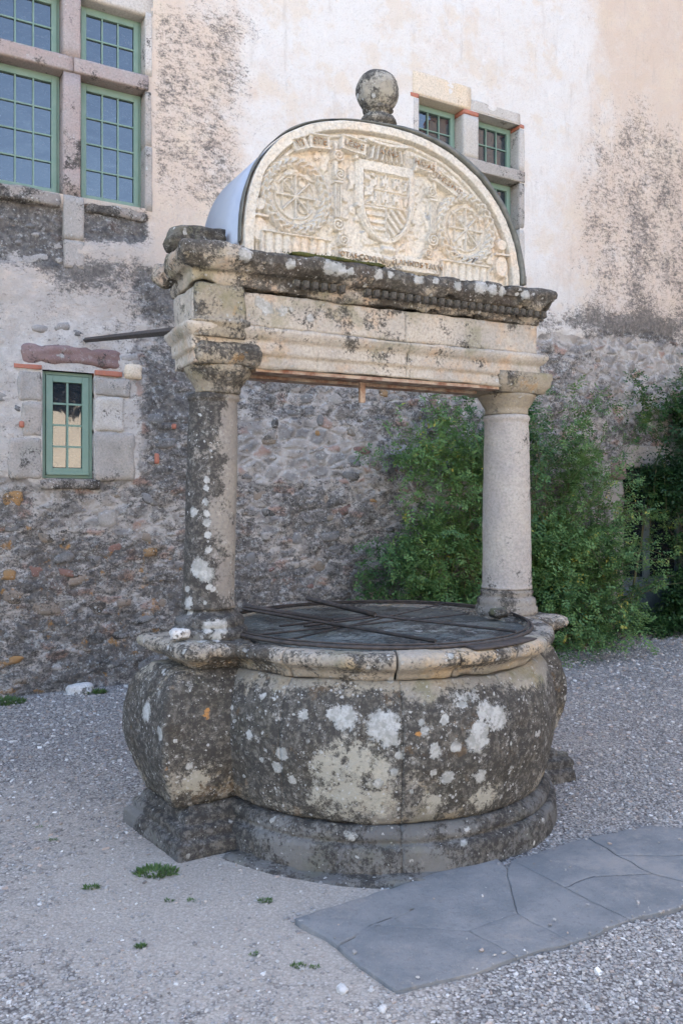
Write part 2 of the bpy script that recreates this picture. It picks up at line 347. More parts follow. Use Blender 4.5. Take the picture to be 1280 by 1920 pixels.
def wall_mat():
    m = M('plaster_over_rubble', .95, 0, .15)
    ax = m.at('mask', 'Color'); s = m.n('ShaderNodeSeparateColor'); m.put(s.inputs[0], ax); pink, dark, rub = s.outputs; org = m.at('orange')
    mid = m.noise(9, 8, .7, m.warp(.12, 3)); fine = m.noise(60, 5, .72); big = m.noise(1.4, 4, .6)
    pk = m.st(m.ma('ADD', pink, m.ma('MULTIPLY', m.ma('SUBTRACT', m.noise(4, 10, .82), .5), 2.2)), .0, 1.1)
    c = m.mix(pk, (.65, .625, .58), (.58, .475, .38))
    c = m.mix(m.ma('MULTIPLY', m.st(m.noise(2.4, 6, .65, m.map(loc=(3, 3, 3))), .52, .62), .5), c, (.62, .52, .40))
    c = m.mix(m.ma('MULTIPLY', m.st(fine, .50, .72), .42), c, (.34, .31, .28))
    c = m.mix(m.ma('MULTIPLY', m.ma('MULTIPLY', m.at('grime'), m.st(m.noise(3.5, 8, .75, m.map(loc=(1, 6, 2))), .25, .6)), .9), c, (.40, .365, .325))
    # rain streaks
    c = m.mix(m.ma('MULTIPLY', m.st(m.noise(3.0, 7, .7, m.map(scale=(2.2, 2.2, .35), loc=(4, 4, 4))), .54, .68), .35), c, (.42, .37, .32))
    # bare rubble: irregular flattish stones in pale grey mortar
    vv = m.map(scale=(5.5, 5.5, 9.5), src=m.warp(.10, 5)); v1 = m.vor(1.0, vv); v2 = m.vor(1.0, vv, 'DISTANCE_TO_EDGE')
    sc = m.n('ShaderNodeSeparateColor'); m.put(sc.inputs[0], v1['Color'])
    st = m.mix(m.st(sc.outputs[0], .1, .9), (.12, .12, .12), (.29, .26, .225)); st = m.mix(m.st(sc.outputs[1], .80, .84), st, (.30, .17, .12))
    mort = m.mix(m.st(m.noise(6, 6, .7), .4, .62), (.43, .40, .362), (.26, .24, .22))
    rb = m.mix(m.ma('MULTIPLY', m.st(m.ma('ADD', v2['Distance'], m.ma('MULTIPLY', m.noise(20, 5, .7), .35)), .20, .40), .62), mort, st)
    c = m.mix(m.st(m.ma('ADD', rub, m.ma('MULTIPLY', m.ma('SUBTRACT', m.noise(7, 7, .7), .5), 1.0)), .42, .56), c, rb)
    # black lichen clumps, streaky on the diagonal
    dv = m.map(scale=(1, 1, 1.9), rot=(0, R(28), 0)); cl = m.noise(13, 9, .74, dv, dist=.4)
    cen = lambda n_, w: m.ma('MULTIPLY', m.ma('SUBTRACT', n_, .5), w)
    x = m.ma('ADD', m.ma('ADD', cen(cl, 1.1), cen(m.noise(2.2, 4, .6), .7)), m.ma('MULTIPLY', m.ma('SUBTRACT', dark, .5), .62))
    x = m.ma('ADD', m.ma('ADD', x, cen(fine, .8)), .5)
    dm = m.st(x, m.ma('ADD', m.ma('MULTIPLY', rub, .05), .43), m.ma('SUBTRACT', .74, m.ma('MULTIPLY', rub, .12)))
    c = m.mix(m.ma('MULTIPLY', dm, .84), c, m.mix(m.st(m.noise(26, 4, .7), .35, .7), (.036, .036, .037), (.155, .143, .128)))
    # tan / white / orange lichens
    c = m.mix(m.ma('MULTIPLY', m.st(m.ma('ADD', org, m.ma('MULTIPLY', m.ma('SUBTRACT', m.noise(9, 7, .72, m.map(loc=(7, 1, 2))), .5), 1.3)), .55, .68), .75), c, (.36, .19, .055))
    v = m.vor(34, m.warp(.04, 20)); cr = m.n('ShaderNodeSeparateColor'); m.put(cr.inputs[0], v['Color'])
    sp = m.ma('MULTIPLY', m.st(m.ma('SUBTRACT', m.ma('MULTIPLY', cr.outputs[0], .5), v['Distance']), .08, .16), m.st(m.noise(4, 5, .7, m.map(loc=(2, 9, 4))), .46, .58))
    c = m.mix(m.ma('MULTIPLY', sp, m.ma('ADD', m.ma('MULTIPLY', rub, .5), .08)), c, (.45, .46, .44))
    w2 = m.ma('MULTIPLY', m.st(m.noise(15, 9, .85, m.map(loc=(6, 5, 4))), .53, .62), m.ma('MULTIPLY', rub, .75))
    c = m.mix(w2, c, (.44, .45, .43))
    m.col(c)
    h = m.ma('ADD', m.ma('MULTIPLY', mid, 1.0), m.ma('MULTIPLY', fine, .5)); h = m.ma('ADD', h, m.ma('MULTIPLY', m.noise(180, 2, .6), .12))
    h = m.ma('ADD', h, m.ma('MULTIPLY', dm, -.15))
    h2 = m.ma('MULTIPLY', m.st(v2['Distance'], 0, .3), m.ma('MULTIPLY', rub, .6)); h = m.ma('ADD', h, h2)
    m.bump(h, .9, .03); return m.m
MAT['wall'] = wall_mat()
def ground_mat():
    m = M('gravel_ground', .95, 0, .2); g = m.n('ShaderNodeNewGeometry'); m._co = g.outputs['Position']
    sand = m.at('sand'); v = m.vor(85, m.warp(.01, 60)); sc = m.n('ShaderNodeSeparateColor'); m.put(sc.inputs[0], v['Color'])
    gr = m.mix(sc.outputs[0], (.19, .18, .165), (.43, .41, .375)); gr = m.mix(m.st(sc.outputs[1], .9, .95), gr, (.52, .49, .47)); gr = m.mix(m.st(v['Distance'], .35, .75), gr, (.10, .09, .083))
    sd = m.mix(m.noise(3, 6, .7), (.34, .305, .26), (.43, .39, .335)); sd = m.mix(m.ma('MULTIPLY', m.st(m.noise(150, 3, .7), .45, .7), .5), sd, (.17, .155, .14))
    f = m.st(m.ma('ADD', sand, m.ma('MULTIPLY', m.ma('SUBTRACT', m.noise(14, 7, .75), .5), 1.6)), .35, .75)
    m.col(m.mix(m.ma('MULTIPLY', f, .75), gr, sd))
    m.bump(m.ma('ADD', m.ma('MULTIPLY', v['Distance'], -.8), m.noise(120, 4, .7)), .7, .006); return m.m
MAT['ground'] = ground_mat()
def gravel_mat():
    m = M('gravel_stone', .85, 0, .25); t = m.at('tint', 'Color'); m.col(m.mix(m.ma('MULTIPLY', m.noise(120, 3, .6), .4), t, (.13, .12, .115))); return m.m
MAT['gravel'] = gravel_mat()
def slab_mat():
    m = M('grey_paving_stone', .9, 0, .3); g = m.n('ShaderNodeNewGeometry'); m._co = g.outputs['Position']
    c = m.mix(m.st(m.noise(4, 8, .7), .35, .65), (.145, .158, .166), (.21, .215, .215)); c = m.mix(m.ma('MULTIPLY', m.st(m.noise(90, 4, .75), .5, .72), .5), c, (.22, .22, .22))
    c = m.mix(m.ma('MULTIPLY', m.st(m.noise(16, 6, .75, m.map(loc=(2, 2, 2))), .56, .7), .45), c, (.21, .20, .19))
    c = m.mix(m.ma('MULTIPLY', m.st(m.noise(45, 4, .7), .55, .7), .4), c, (.09, .09, .092))
    c = m.mix(m.ma('MULTIPLY', m.st(m.noise(2.6, 9, .8, m.map(loc=(5, 5, 2))), .50, .62), .65), c, (.27, .255, .235))
    v = m.vor(70, m.warp(.02, 40)); c = m.mix(m.ma('MULTIPLY', m.st(v['Distance'], .16, .08), .35), c, (.40, .39, .38))
    m.col(c); m.bump(m.ma('ADD', m.ma('ADD', m.noise(30, 8, .75), m.ma('MULTIPLY', m.noise(5, 5, .7), 2.0)), m.ma('MULTIPLY', m.noise(200, 2, .7), .5)), .9, .010); return m.m
MAT['slab'] = slab_mat()
def far_mat(name, a, b):
    m = M(name, .95, 0, .1); m.col(m.mix(m.st(m.noise(.7, 6, .65), .35, .65), a, b)); m.bump(m.noise(8, 5, .6), .3, .02); return m.m
MAT['opp'] = far_mat('beige_plaster', (.46, .41, .345), (.40, .36, .31)); MAT['wing'] = far_mat('brown_plaster', (.62, .50, .40), (.52, .42, .34))
MAT['tile'] = simple('clay_roof_tile', (.33, .16, .10), .9, c2=(.24, .12, .08), scale=6)
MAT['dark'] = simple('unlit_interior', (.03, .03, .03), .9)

# ------------------------------------------------------------------ ground
def ground_h(X, Y):
    p = np.stack([X, Y, 0*X], -1); return .012*fbm(p, .9, 3, 40) + .005*fbm(p, 5, 3, 44)
def sandness(X, Y):
    p = np.stack([X, Y, 0*X], -1); n = fbm(p, .8, 3, 50)
    d = np.exp(-(((X+.35)/1.0)**2+((Y-3.25)/.55)**2)) + .5*np.exp(-(((X+1.5)/.8)**2+((Y-4.6)/1.0)**2))
    return np.clip(.28+.38*n+.75*d-.25*ss(5.5, 9, Y)-.45*ss(.35, .8, X)*ss(3.4, 2.9, Y), 0, 1)
def coords(a, b, lo, hi, st, far):
    inner = np.arange(a, b+1e-6, st); L = [lo]; x = a
    out1 = [a - far*(1.6**k-1)*.2 for k in range(1, 14)]; out2 = [b + far*(1.6**k-1)*.2 for k in range(1, 14)]
    return np.array(sorted([v for v in out1 if v > lo]+[lo]+list(inner)+[v for v in out2 if v < hi]+[hi]))
gx = coords(-3.6, 5.4, -60, 60, .04, 1); gy = coords(1.8, 11, -60, 60, .04, 1)
GX, GY = np.meshgrid(gx, gy, indexing='ij'); GZ = ground_h(GX, GY)
gv = np.stack([GX, GY, GZ], -1).reshape(-1, 3)
go = obj('ground', mesh('ground', gv, gridq(len(gx), len(gy)), {'sand': sandness(GX, GY).reshape(-1)}), MAT['ground'])
tag(go, 'pinkish grey gravel and trodden sand of the courtyard floor', None, None, 'structure')

WC = np.array([.1791, 4.4642]); WA = R(26.6)      # basin centre and the direction of the columns
# ------------------------------------------------------------------ paving slabs
SL = [[(-.178, 3.145), (.219, 3.403), (.681, 3.707), (.709, 3.559), (.673, 3.186), (.468, 3.064), (.099, 3.095), (-.006, 2.955)],
 [(-.006, 2.955), (.099, 3.095), (.468, 3.064), (.535, 2.976), (.608, 2.877), (.40, 2.765), (.179, 2.682), (.06, 2.83)],
 [(.468, 3.064), (.673, 3.186), (.824, 2.983), (.608, 2.877), (.535, 2.976)],
 [(.709, 3.559), (.744, 3.653), (.909, 3.394), (1.088, 3.141), (.95, 3.05), (.824, 2.983), (.673, 3.186)],
 [(.744, 3.653), (1.155, 3.911), (1.233, 3.707), (1.319, 3.529), (1.054, 3.499), (.909, 3.394)],
 [(.909, 3.394), (1.054, 3.499), (1.319, 3.529), (1.451, 3.422), (1.482, 3.344), (1.30, 3.22), (1.088, 3.141)],
 [(1.155, 3.911), (1.491, 4.051), (1.981, 3.954), (1.809, 3.61), (1.524, 3.707), (1.233, 3.707)],
 [(1.233, 3.707), (1.524, 3.707), (1.809, 3.61), (1.664, 3.322), (1.482, 3.344), (1.451, 3.422), (1.319, 3.529)]]
def in_poly(X, Y, P):
    r = np.zeros(X.shape, bool); n = len(P)
    for i in range(n):
        x1, y1 = P[i]; x2, y2 = P[(i+1) % n]
        r ^= ((y1 > Y) != (y2 > Y)) & (X < (x2-x1)*(Y-y1)/(y2-y1+1e-12)+x1)
    return r
path = empty('paving', (0, 0, 0)); tag(path, 'strip of worn grey stone slabs leading away from the well', None, None, 'structure')
for k, P in enumerate(SL):
    P = np.array(P); c = P.mean(0); D = resample(P, .025, True)
    D = D + (c-D)/np.linalg.norm(c-D, axis=1, keepdims=True)*(.0009 if k < 4 else .0045)
    D = D + .007*np.stack([fbm(np.c_[D*14, 0*D[:, 0]], 1, 3, 61), fbm(np.c_[D*14, 0*D[:, 0]], 1, 3, 67)], -1)
    tilt = rng.uniform(-.003, .003, 2); rings = []; n = len(D)
    for s_, dz in ((1, -.06), (1.0, .000), (.996, .0022), (.97, .003), (.8, .003), (.6, .003), (.4, .003), (.2, .003)):
        Q = c+(D-c)*s_; z = .017+dz+.0035*fbm(np.c_[Q, 0*Q[:, 0]], 5, 3, 70)+(Q-c)@tilt
        rings.append(np.c_[Q, z])
    v = np.stack(rings, 1).reshape(-1, 3); f = gridq(n, len(rings), True, False).tolist(); f.append([i*len(rings)+len(rings)-1 for i in range(n)])
    v[:, :2] -= c
    obj('paving_slab', mesh('paving_slab', v, f), MAT['slab'], path, (c[0], c[1], 0))

# ------------------------------------------------------------------ gravel stones (uncountable)
def gravel():
    cube = np.array([(x, y, z) for x in (-1, 1) for y in (-1, 1) for z in (-1, 1)], float)
    cf = np.array([[0, 1, 3, 2], [4, 6, 7, 5], [0, 4, 5, 1], [2, 3, 7, 6], [0, 2, 6, 4], [1, 5, 7, 3]])
    PX, PY, S = [], [], []
    for y0, y1, dens, smin, smax in ((2.2, 3.4, 5200, .0032, .0085), (3.4, 5, 3200, .004, .010), (5, 7, 1500, .006, .013), (7, 11, 700, .008, .018)):
        w = .46*y1+.3; n = int(2*w*(y1-y0)*dens); x = rng.uniform(-w, w+.3, n); y = rng.uniform(y0, y1, n)
        keep = (np.abs(x) < .44*y+.25); x, y = x[keep], y[keep]
        keep = rng.random(len(x)) < np.clip(1.15-1.25*sandness(x, y)+.35*fbm(np.c_[x, y, 0*x], 6, 2, 77), .10, 1); x, y = x[keep], y[keep]
        PX.append(x); PY.append(y); S.append(smin+(smax-smin)*rng.random(len(x))**2.6)
    x, y, s = map(np.concatenate, (PX, PY, S))
    big = rng.random(len(x)) < .006; s[big] *= 1.7
    ins = np.zeros(len(x), bool)
    for P in SL: ins |= in_poly(x, y, P)
    jx, jy = x+rng.normal(0, .022, len(x)), y+rng.normal(0, .022, len(x)); ji = np.zeros(len(x), bool)
    for P in SL: ji |= in_poly(jx, jy, P)
    keep = ~ins | (rng.random(len(x)) < .012) | (ins & ~ji & (rng.random(len(x)) < .6)); r = np.hypot(x-WC[0], y-WC[1]); keep &= r > .93
    # wall line
    keep &= ((x+2.75)*(-.4955)+(y-6.7)*.8686) < -.02
    x, y, s, ins = x[keep], y[keep], s[keep], ins[keep]; n = len(x)
    sh = s[:, None]*np.stack([rng.uniform(.8, 1.5, n), rng.uniform(.6, 1.1, n), rng.uniform(.4, .8, n)], -1)
    V = cube[None]*rng.uniform(.45, 1.1, (n, 8, 3))*sh[:, None, :]
    a = rng.uniform(0, 6.28, n); b = rng.uniform(-.5, .5, n)
    y1_ = V[..., 1]*np.cos(b)[:, None]-V[..., 2]*np.sin(b)[:, None]; z1_ = V[..., 1]*np.sin(b)[:, None]+V[..., 2]*np.cos(b)[:, None]
    X = V[..., 0]*np.cos(a)[:, None]-y1_*np.sin(a)[:, None]; Y = V[..., 0]*np.sin(a)[:, None]+y1_*np.cos(a)[:, None]
    Z = z1_+(ground_h(x, y)+sh[:, 2]*.35+np.where(ins, .019, 0))[:, None]
    v = np.stack([X+x[:, None], Y+y[:, None], Z], -1).reshape(-1, 3)
    f = (cf[None]+8*np.arange(n)[:, None, None]).reshape(-1, 4)
    base = np.array([(.355, .34, .315), (.28, .275, .265), (.455, .435, .40), (.215, .205, .195), (.39, .325, .275), (.66, .65, .62)])
    c = base[rng.choice(6, n, p=[.3, .22, .2, .12, .10, .06])]*rng.uniform(.8, 1.15, (n, 1))
    me = mesh('gravel', v, f, {'tint': np.repeat(c, 8, 0)}, smooth=False)
    tag(obj('gravel', me, MAT['gravel']), 'loose pale and grey gravel stones strewn over the courtyard', None, None, 'stuff')
gravel()

# ------------------------------------------------------------------ castle wall (local x along the wall, -y towards the well)
castle = empty('castle', (-2.75, 6.7, 0), R(29.7))
tag(castle, 'old castle wing with pinkish plaster peeling off rubble masonry and green windows', 'building')
# openings: u0,u1,z0,z1
LW = [(-.085, .49, 4.17, 5.21), (.635, 1.19, 4.17, 5.21), (-.085, .49, 5.33, 5.87), (.635, 1.19, 5.33, 5.87)]
SW = [(.325, .745, 1.79, 2.69)]
RW = [(4.10, 4.69, 5.35, 5.87), (4.90, 5.49, 5.35, 5.87), (4.10, 4.69, 4.17, 5.22), (4.90, 5.49, 4.17, 5.22)]
DOOR = (7.16, 8.50, -.1, 2.02)
HOLES = [(-.085, 1.19, 4.17, 5.87), SW[0], (4.10, 5.49, 4.17, 5.87), DOOR]
def axis(lo, hi, a, b, st, marks):
    g = list(np.arange(a, b, st)); m = set(marks)
    g = [x for x in g if all(abs(x-k) > st*.5 for k in m)]+[k for k in m if a <= k <= b]
    c = [lo]; x = a-.3
    while x > lo: c.append(x); x -= max(.3, (a-x)*.7)
    x = b+.3
    while x < hi: c.append(x); x += max(.3, (x-b)*.7)
    return np.array(sorted(g+c+[hi]))
ux = axis(-9, 13, -.9, 9.0, .026, [h for H_ in HOLES for h in H_[:2]]); uz = axis(-.3, 11.3, -.12, 8.3, .026, [h for H_ in HOLES for h in H_[2:]])
UU, ZZ = np.meshgrid(ux, uz, indexing='ij'); p3 = np.stack([UU, 0*UU, ZZ], -1)
n1 = fbm(p3, 1.1, 4, 3); n2 = fbm(p3, 3.5, 4, 8); n3 = fbm(p3, 14, 3, 12)
zb = 3.62+.16*n1+.10*n2-.25*ss(1.0, .0, UU)*0+.12*ss(5, 8, UU)
rub = ss(.10, -.10, ZZ-zb)
winp = ss(1.30, 1.05, UU+.12*n2)*ss(1.66, 1.86, ZZ+.08*n2)                      # paler plaster round the little window
midw = ss(1.1, 1.5, UU)*ss(2.0, 1.7, UU)*ss(2.9, 3.2, ZZ)
rub = np.clip(rub-.75*winp-.3*midw, 0, 1)
under = ss(4.12, 4.05, ZZ+.05*n2)*ss(3.45, 3.7, ZZ+.12*n1)*ss(.62, .50, UU+.05*n2)       # bare masonry under the big window
under2 = ss(4.16, 4.1, ZZ)*ss(3.78, 3.95, ZZ+.1*n2)*ss(1.28, 1.15, UU)*ss(.6, .7, UU)
rub = np.maximum(rub, np.maximum(under*.9, under2*.9))
leftpink = ss(2.45, 1.5, UU+.3*n2)*ss(3.3, 3.8, ZZ)
rightpink = ss(5.9, 7.0, UU+.5*n1+.35*(ZZ-5)*-.2)*ss(3.5, 3.9, ZZ)
pink = np.clip(.16+.45*winp+.95*leftpink+.85*rightpink+.25*n1-.9*winp*ss(3.3, 2.9, ZZ), 0, 1)
dark = .06+0*UU
dark += .52*ss(1.2, 1.35, UU)*ss(2.7, 1.9, UU+.3*n1)*ss(4.1, 4.4, ZZ)*ss(6.9, 5.9, ZZ-.6*n1)          # clumps right of the big window
dark += .52*ss(6.1, 6.9, UU+.4*n1)*ss(7.0, 5.6, ZZ+.6*n1)*ss(3.6, 3.9, ZZ)
dark += .60*np.exp(-((ZZ-3.80-.12*n1)/.14)**2)*ss(5.3, 6.0, UU)*ss(9, 7.6, UU)                        # dark line over the render edge, right
dark += .50*np.exp(-((ZZ-3.42-.25*n1)/.13)**2)*ss(.2, .6, UU)*ss(2.2, 1.4, UU)
dark += rub*(.40+.10*n2)+.16*winp*(1-rub)+.08*ss(4.3, 3.7, ZZ) + .14*ss(1.9, .6, ZZ)*rub
dark += .42*(under+under2)
dark += .42*ss(1.10, 1.3, UU)*ss(2.2, 1.7, UU)*np.exp(-((ZZ-2.45-.2*n1)/.50)**2)
dark -= .30*np.exp(-((UU-1.12)/.22)**2-((ZZ-1.32)/.12)**2) + .25*np.exp(-((UU-2.6)/.8)**2-((ZZ-2.1)/.35)**2)
dark -= .28*ss(6.7, 7.2, UU)*ss(2.4, 2.8, ZZ)*ss(3.7, 3.5, ZZ)
dark -= .35*np.exp(-((ZZ-3.55-.1*n1)/.10)**2)*ss(5.6, 6.1, UU)                                        # pale lime band under the dark line
org = .05+.42*ss(1.75, 1.3, ZZ)*ss(2.6, 1.2, UU)+.45*np.exp(-((ZZ-1.72)/.06)**2)*ss(.2, .5, UU)*ss(1.2, 1.0, UU)+.22*under
recess = .030*rub+.02*(under+under2)
YY = recess-.016*n1-(.008+.010*rub)*n2-(.003+.014*rub)*n3
for (a, b, c, d) in HOLES:        # flat edges round openings
    e = np.maximum(np.maximum(a-UU, UU-b), np.maximum(c-ZZ, ZZ-d)); w = ss(.10, .02, e); YY = YY*(1-w*.8)
q = gridq(len(ux), len(uz)); cu = (UU.reshape(-1)[q].mean(1)); cz = (ZZ.reshape(-1)[q].mean(1)); keep = np.ones(len(q), bool)
for (a, b, c, d) in HOLES: keep &= ~((cu > a) & (cu < b) & (cz > c) & (cz < d))
wv = np.stack([UU, YY, ZZ], -1).reshape(-1, 3)
w_me = mesh('wall', wv, q[keep], {'mask': np.stack([pink, np.clip(dark, 0, 1), rub], -1).reshape(-1, 3), 'orange': org.reshape(-1), 'grime': np.clip(winp+.6*ss(4.4, 3.5, ZZ)+.45*ss(.5, .1, np.abs(UU-5.5))*0, 0, 1).reshape(-1)})
obj('wall', w_me, MAT['wall'], castle)
# body of the building behind the face
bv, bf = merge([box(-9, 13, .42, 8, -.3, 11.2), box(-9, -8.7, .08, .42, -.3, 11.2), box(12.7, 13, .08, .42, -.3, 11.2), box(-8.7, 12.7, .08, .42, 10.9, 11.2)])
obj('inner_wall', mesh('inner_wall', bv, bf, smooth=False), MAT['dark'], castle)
rv = np.array([(-9.4, -.5, 11.25), (13.4, -.5, 11.25), (13.4, 4.2, 13.4), (-9.4, 4.2, 13.4), (-9.4, 8.6, 11.25), (13.4, 8.6, 11.25)])
obj('roof', mesh('roof', rv, [[0, 1, 2, 3], [3, 2, 5, 4], [0, 3, 4], [1, 5, 2], [0, 4, 5, 1]], smooth=False), MAT['tile'], castle)

def stone(name, u0, u1, z0, z1, y0=-.004, y1=.26, mat='jamb', bev=.010, n=7, amp=.004, seed=0, label=None):
    v, f = rock((u1-u0)/2, (y1-y0)/2, (z1-z0)/2, bev, n, amp, 8, seed)
    o = obj(name, mesh(name, v, f), MAT[mat], castle, ((u0+u1)/2, (y0+y1)/2, (z0+z1)/2))
    if label: o['label'] = label
    return o
def sash(u0, u1, z0, z1, cols, rows, y=.13, turn=0, tip=0, fw=.045, outer=.02, bw=.012):
    """green casement: fixed frame and sash, glazing bars and one pane per light"""
    def ring(a, b, c, d, w, ya, yb): return [box(a, a+w, ya, yb, c, d), box(b-w, b, ya, yb, c, d), box(a+w, b-w, ya+.001, yb, c, c+w), box(a+w, b-w, ya+.001, yb, d-w, d)]
    parts = ring(u0+.004, u1-.004, z0+.004, z1-.004, outer, y, y+.06)+ring(u0+outer+.007, u1-outer-.007, z0+outer+.007, z1-outer-.007, fw, y-.012, y+.045)
    parts.append(box(u0+.01, u1-.01, y+.02, y+.05, z0+.01, z0+.03)); parts.append(box(u0+outer+.01, u1-outer-.01, y-.03, y-.013, z0+outer+.003, z0+outer+.028))
    v, f = merge(parts); w = obj('window', mesh('window', v, f, smooth=False), MAT['green'], castle)
    bv_ = w.modifiers.new('bevel', 'BEVEL'); bv_.width = .003; bv_.segments = 1
    a, b = u0+outer+.007+fw, u1-outer-.007-fw; c, d = z0+outer+.007+fw, z1-outer-.007-fw
    for i in range(1, cols):
        x = a+(b-a)*i/cols; obj('glazing_bar', mesh('glazing_bar', *box(x-bw/2, x+bw/2, y-.004, y+.030, c, d), smooth=False), MAT['green'], w)
    for j in range(1, rows):
        z = c+(d-c)*j/rows; obj('glazing_bar', mesh('glazing_bar', *box(a, b, y-.001, y+.028, z-bw/2, z+bw/2), smooth=False), MAT['green'], w)
    pw, ph = (b-a)/cols-bw-.002, (d-c)/rows-bw-.002
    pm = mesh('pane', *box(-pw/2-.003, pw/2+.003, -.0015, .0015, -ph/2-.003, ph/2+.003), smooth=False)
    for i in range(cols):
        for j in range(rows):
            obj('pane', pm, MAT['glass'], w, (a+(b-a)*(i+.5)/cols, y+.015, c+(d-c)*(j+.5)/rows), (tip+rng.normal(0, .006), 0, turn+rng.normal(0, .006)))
    return w
# big cross window, left
for k, (a, b, c, d) in enumerate(LW): sash(a, b, c, d, 3, 4 if k < 2 else 2)
stone('mullion', .488, .637, 4.16, 5.205, mat='jambpink', seed=1); stone('mullion', .488, .637, 5.335, 5.90, mat='jambpink', seed=2)
stone('transom', -.09, .572, 5.206, 5.332, -.016, mat='jambpink', seed=3, n=9); stone('transom', .574, 1.215, 5.208, 5.334, -.018, mat='jambpink', seed=4, n=9)
stone('jamb_stone', 1.186, 1.25, 4.15, 4.72, -.006, mat='jamb', seed=5); stone('jamb_stone', 1.186, 1.245, 4.722, 5.206, -.004, mat='jamb', seed=6); stone('jamb_stone', 1.186, 1.25, 5.336, 5.90, -.005, mat='jamblight', seed=7)
stone('lintel', -.2, .56, 5.868, 6.08, -.004, mat='jamblight', seed=8); stone('lintel', .562, 1.26, 5.868, 6.07, -.002, mat='jamblight', seed=9)
stone('jamb_stone', -.16, -.082, 4.15, 5.9, -.006, mat='jamb', seed=10)
stone('sill', -.22, .47, 4.045, 4.172, -.03, mat='silldark', seed=11, amp=.012, n=10, bev=.03)
stone('mullion_base', .492, .662, 3.80, 4.168, -.012, mat='jamb', seed=12); stone('mullion_base', .496, .668, 3.56, 3.798, -.008, mat='jamb', seed=13)
stone('sill', .675, 1.22, 4.06, 4.170, .005, mat='silldark', seed=14, amp=.015, n=10, bev=.03)
# little window
sash(*SW[0], 2, 4, y=.05, tip=.06, fw=.055, outer=.028, bw=.016)
stone('lintel', .165, .985, 2.732, 2.912, -.015, mat='purple', bev=.05, amp=.024, seed=15, n=16)
stone('brick', .10, .322, 2.683, 2.728, -.02, mat='brick', seed=17, n=5, amp=.006); stone('brick', .748, .985, 2.672, 2.722, -.02, mat='brick', seed=18, n=5, amp=.006)
for k, (a, b, c, d, mt) in enumerate([(.13, .325, 2.42, 2.676, 'jamb'), (.16, .325, 2.13, 2.418, 'jamb'), (.06, .325, 1.78, 2.128, 'jamb'), (.745, 1.06, 2.50, 2.668, 'jamb'), (.745, 1.0, 2.20, 2.498, 'jamblight'), (.745, 1.10, 1.78, 2.198, 'jamb')]):
    stone('jamb_stone', a, b, c, d, -.014, mat=mt, bev=.03, amp=.011, seed=20+k, n=12)
stone('sill', .30, .80, 1.70, 1.786, -.01, mat='silldark', amp=.012, seed=29, bev=.02)
stone('brick', .14, .185, 2.20, 2.26, -.024, mat='brick', seed=31, n=4, bev=.02); stone('brick', 1.43, 1.475, 2.245, 2.30, -.01, mat='brick', seed=32, n=4, bev=.02); stone('brick', 1.27, 1.32, 1.93, 2.03, -.0, mat='brick', seed=33, n=4, bev=.02)
stone('rubble_stone', 1.0, 1.17, 2.66, 2.80, -.012, .1, mat='cream', seed=34, bev=.04, n=5, amp=.012)
# right cross window
for k, (a, b, c, d) in enumerate(RW): sash(a, b, c, d, 3, 2 if k < 2 else 4, y=.15)
stone('mullion', 4.692, 4.898, 5.352, 5.82, -.006, mat='jamblight', seed=40); stone('mullion', 4.692, 4.898, 4.16, 5.218, -.006, mat='jamblight', seed=41)
stone('brick', 4.690, 4.900, 5.821, 5.868, -.010, mat='brick', seed=42, n=4); stone('brick', 3.99, 4.10, 5.835, 5.885, -.010, mat='brick', seed=43, n=4); stone('brick', 5.488, 5.555, 5.835, 5.88, -.012, mat='brick', seed=44, n=4)
stone('transom', 4.08, 5.56, 5.219, 5.351, -.014, mat='jamb', seed=45, n=12)
stone('lintel', 4.02, 4.79, 5.872, 6.12, -.010, mat='cream', seed=46, n=9); stone('lintel', 4.792, 5.50, 5.875, 6.00, -.006, mat='jamblight', seed=47, n=9)
stone('jamb_stone', 5.488, 5.56, 5.352, 5.832, -.006, mat='jamblight', seed=48); stone('jamb_stone', 5.488, 5.56, 4.70, 5.217, -.006, mat='jamb', seed=49); stone('jamb_stone', 5.488, 5.565, 4.16, 4.698, -.006, mat='jamblight', seed=50)
stone('jamb_stone', 4.03, 4.102, 4.16, 5.218, -.006, mat='jamblight', seed=51); stone('jamb_stone', 4.03, 4.102, 5.352, 5.832, -.006, mat='jamblight', seed=52); stone('sill', 4.0, 5.58, 4.06, 4.168, -.02, mat='jamb', seed=53)
# doorway, right
for k, (c, d, w) in enumerate([(.04, .42, .42), (.422, .80, .30), (.802, 1.18, .46), (1.182, 1.52, .28), (1.522, 1.86, .44)]):
    stone('jamb_stone', 7.16-w, 7.16, c, d, -.03, .35, mat='jamb', seed=60+k, bev=.03, amp=.010, n=9)
stone('jamb_stone', 6.98, 7.2, 1.864, 2.10, -.04, .35, mat='purple', seed=66, bev=.04, amp=.012)
stone('lintel', 7.202, 8.7, 2.02, 2.30, -.02, .35, mat='jamb', seed=67, n=10)
stone('jamb_stone', 8.5, 8.9, -.05, 2.018, -.02, .35, mat='jamb', seed=68, n=10)
dv_, df_ = merge([box(7.17, 7.25, .22, .30, -.05, 2.0), box(8.42, 8.49, .22, .30, -.05, 2.0), box(7.25, 8.42, .22, .30, 1.9, 2.0), box(7.25, 7.42, .235, .285, 0, 1.9), box(7.80, 7.92, .235, .285, 0, 1.9), box(7.42, 7.80, .237, .283, 0, .62), box(7.92, 8.42, .237, .283, 0, .62)])
dr = obj('door', mesh('door', dv_, df_, smooth=False), simple('grey_blue_door_paint', (.11, .15, .165), .6), castle); dr['label'] = 'grey blue glazed door deep in the right doorway'
for a, b in ((7.42, 7.80), (7.92, 8.42)): obj('pane', mesh('pane', *box(a, b, .255, .262, .62, 1.9), smooth=False), MAT['glass'], dr)

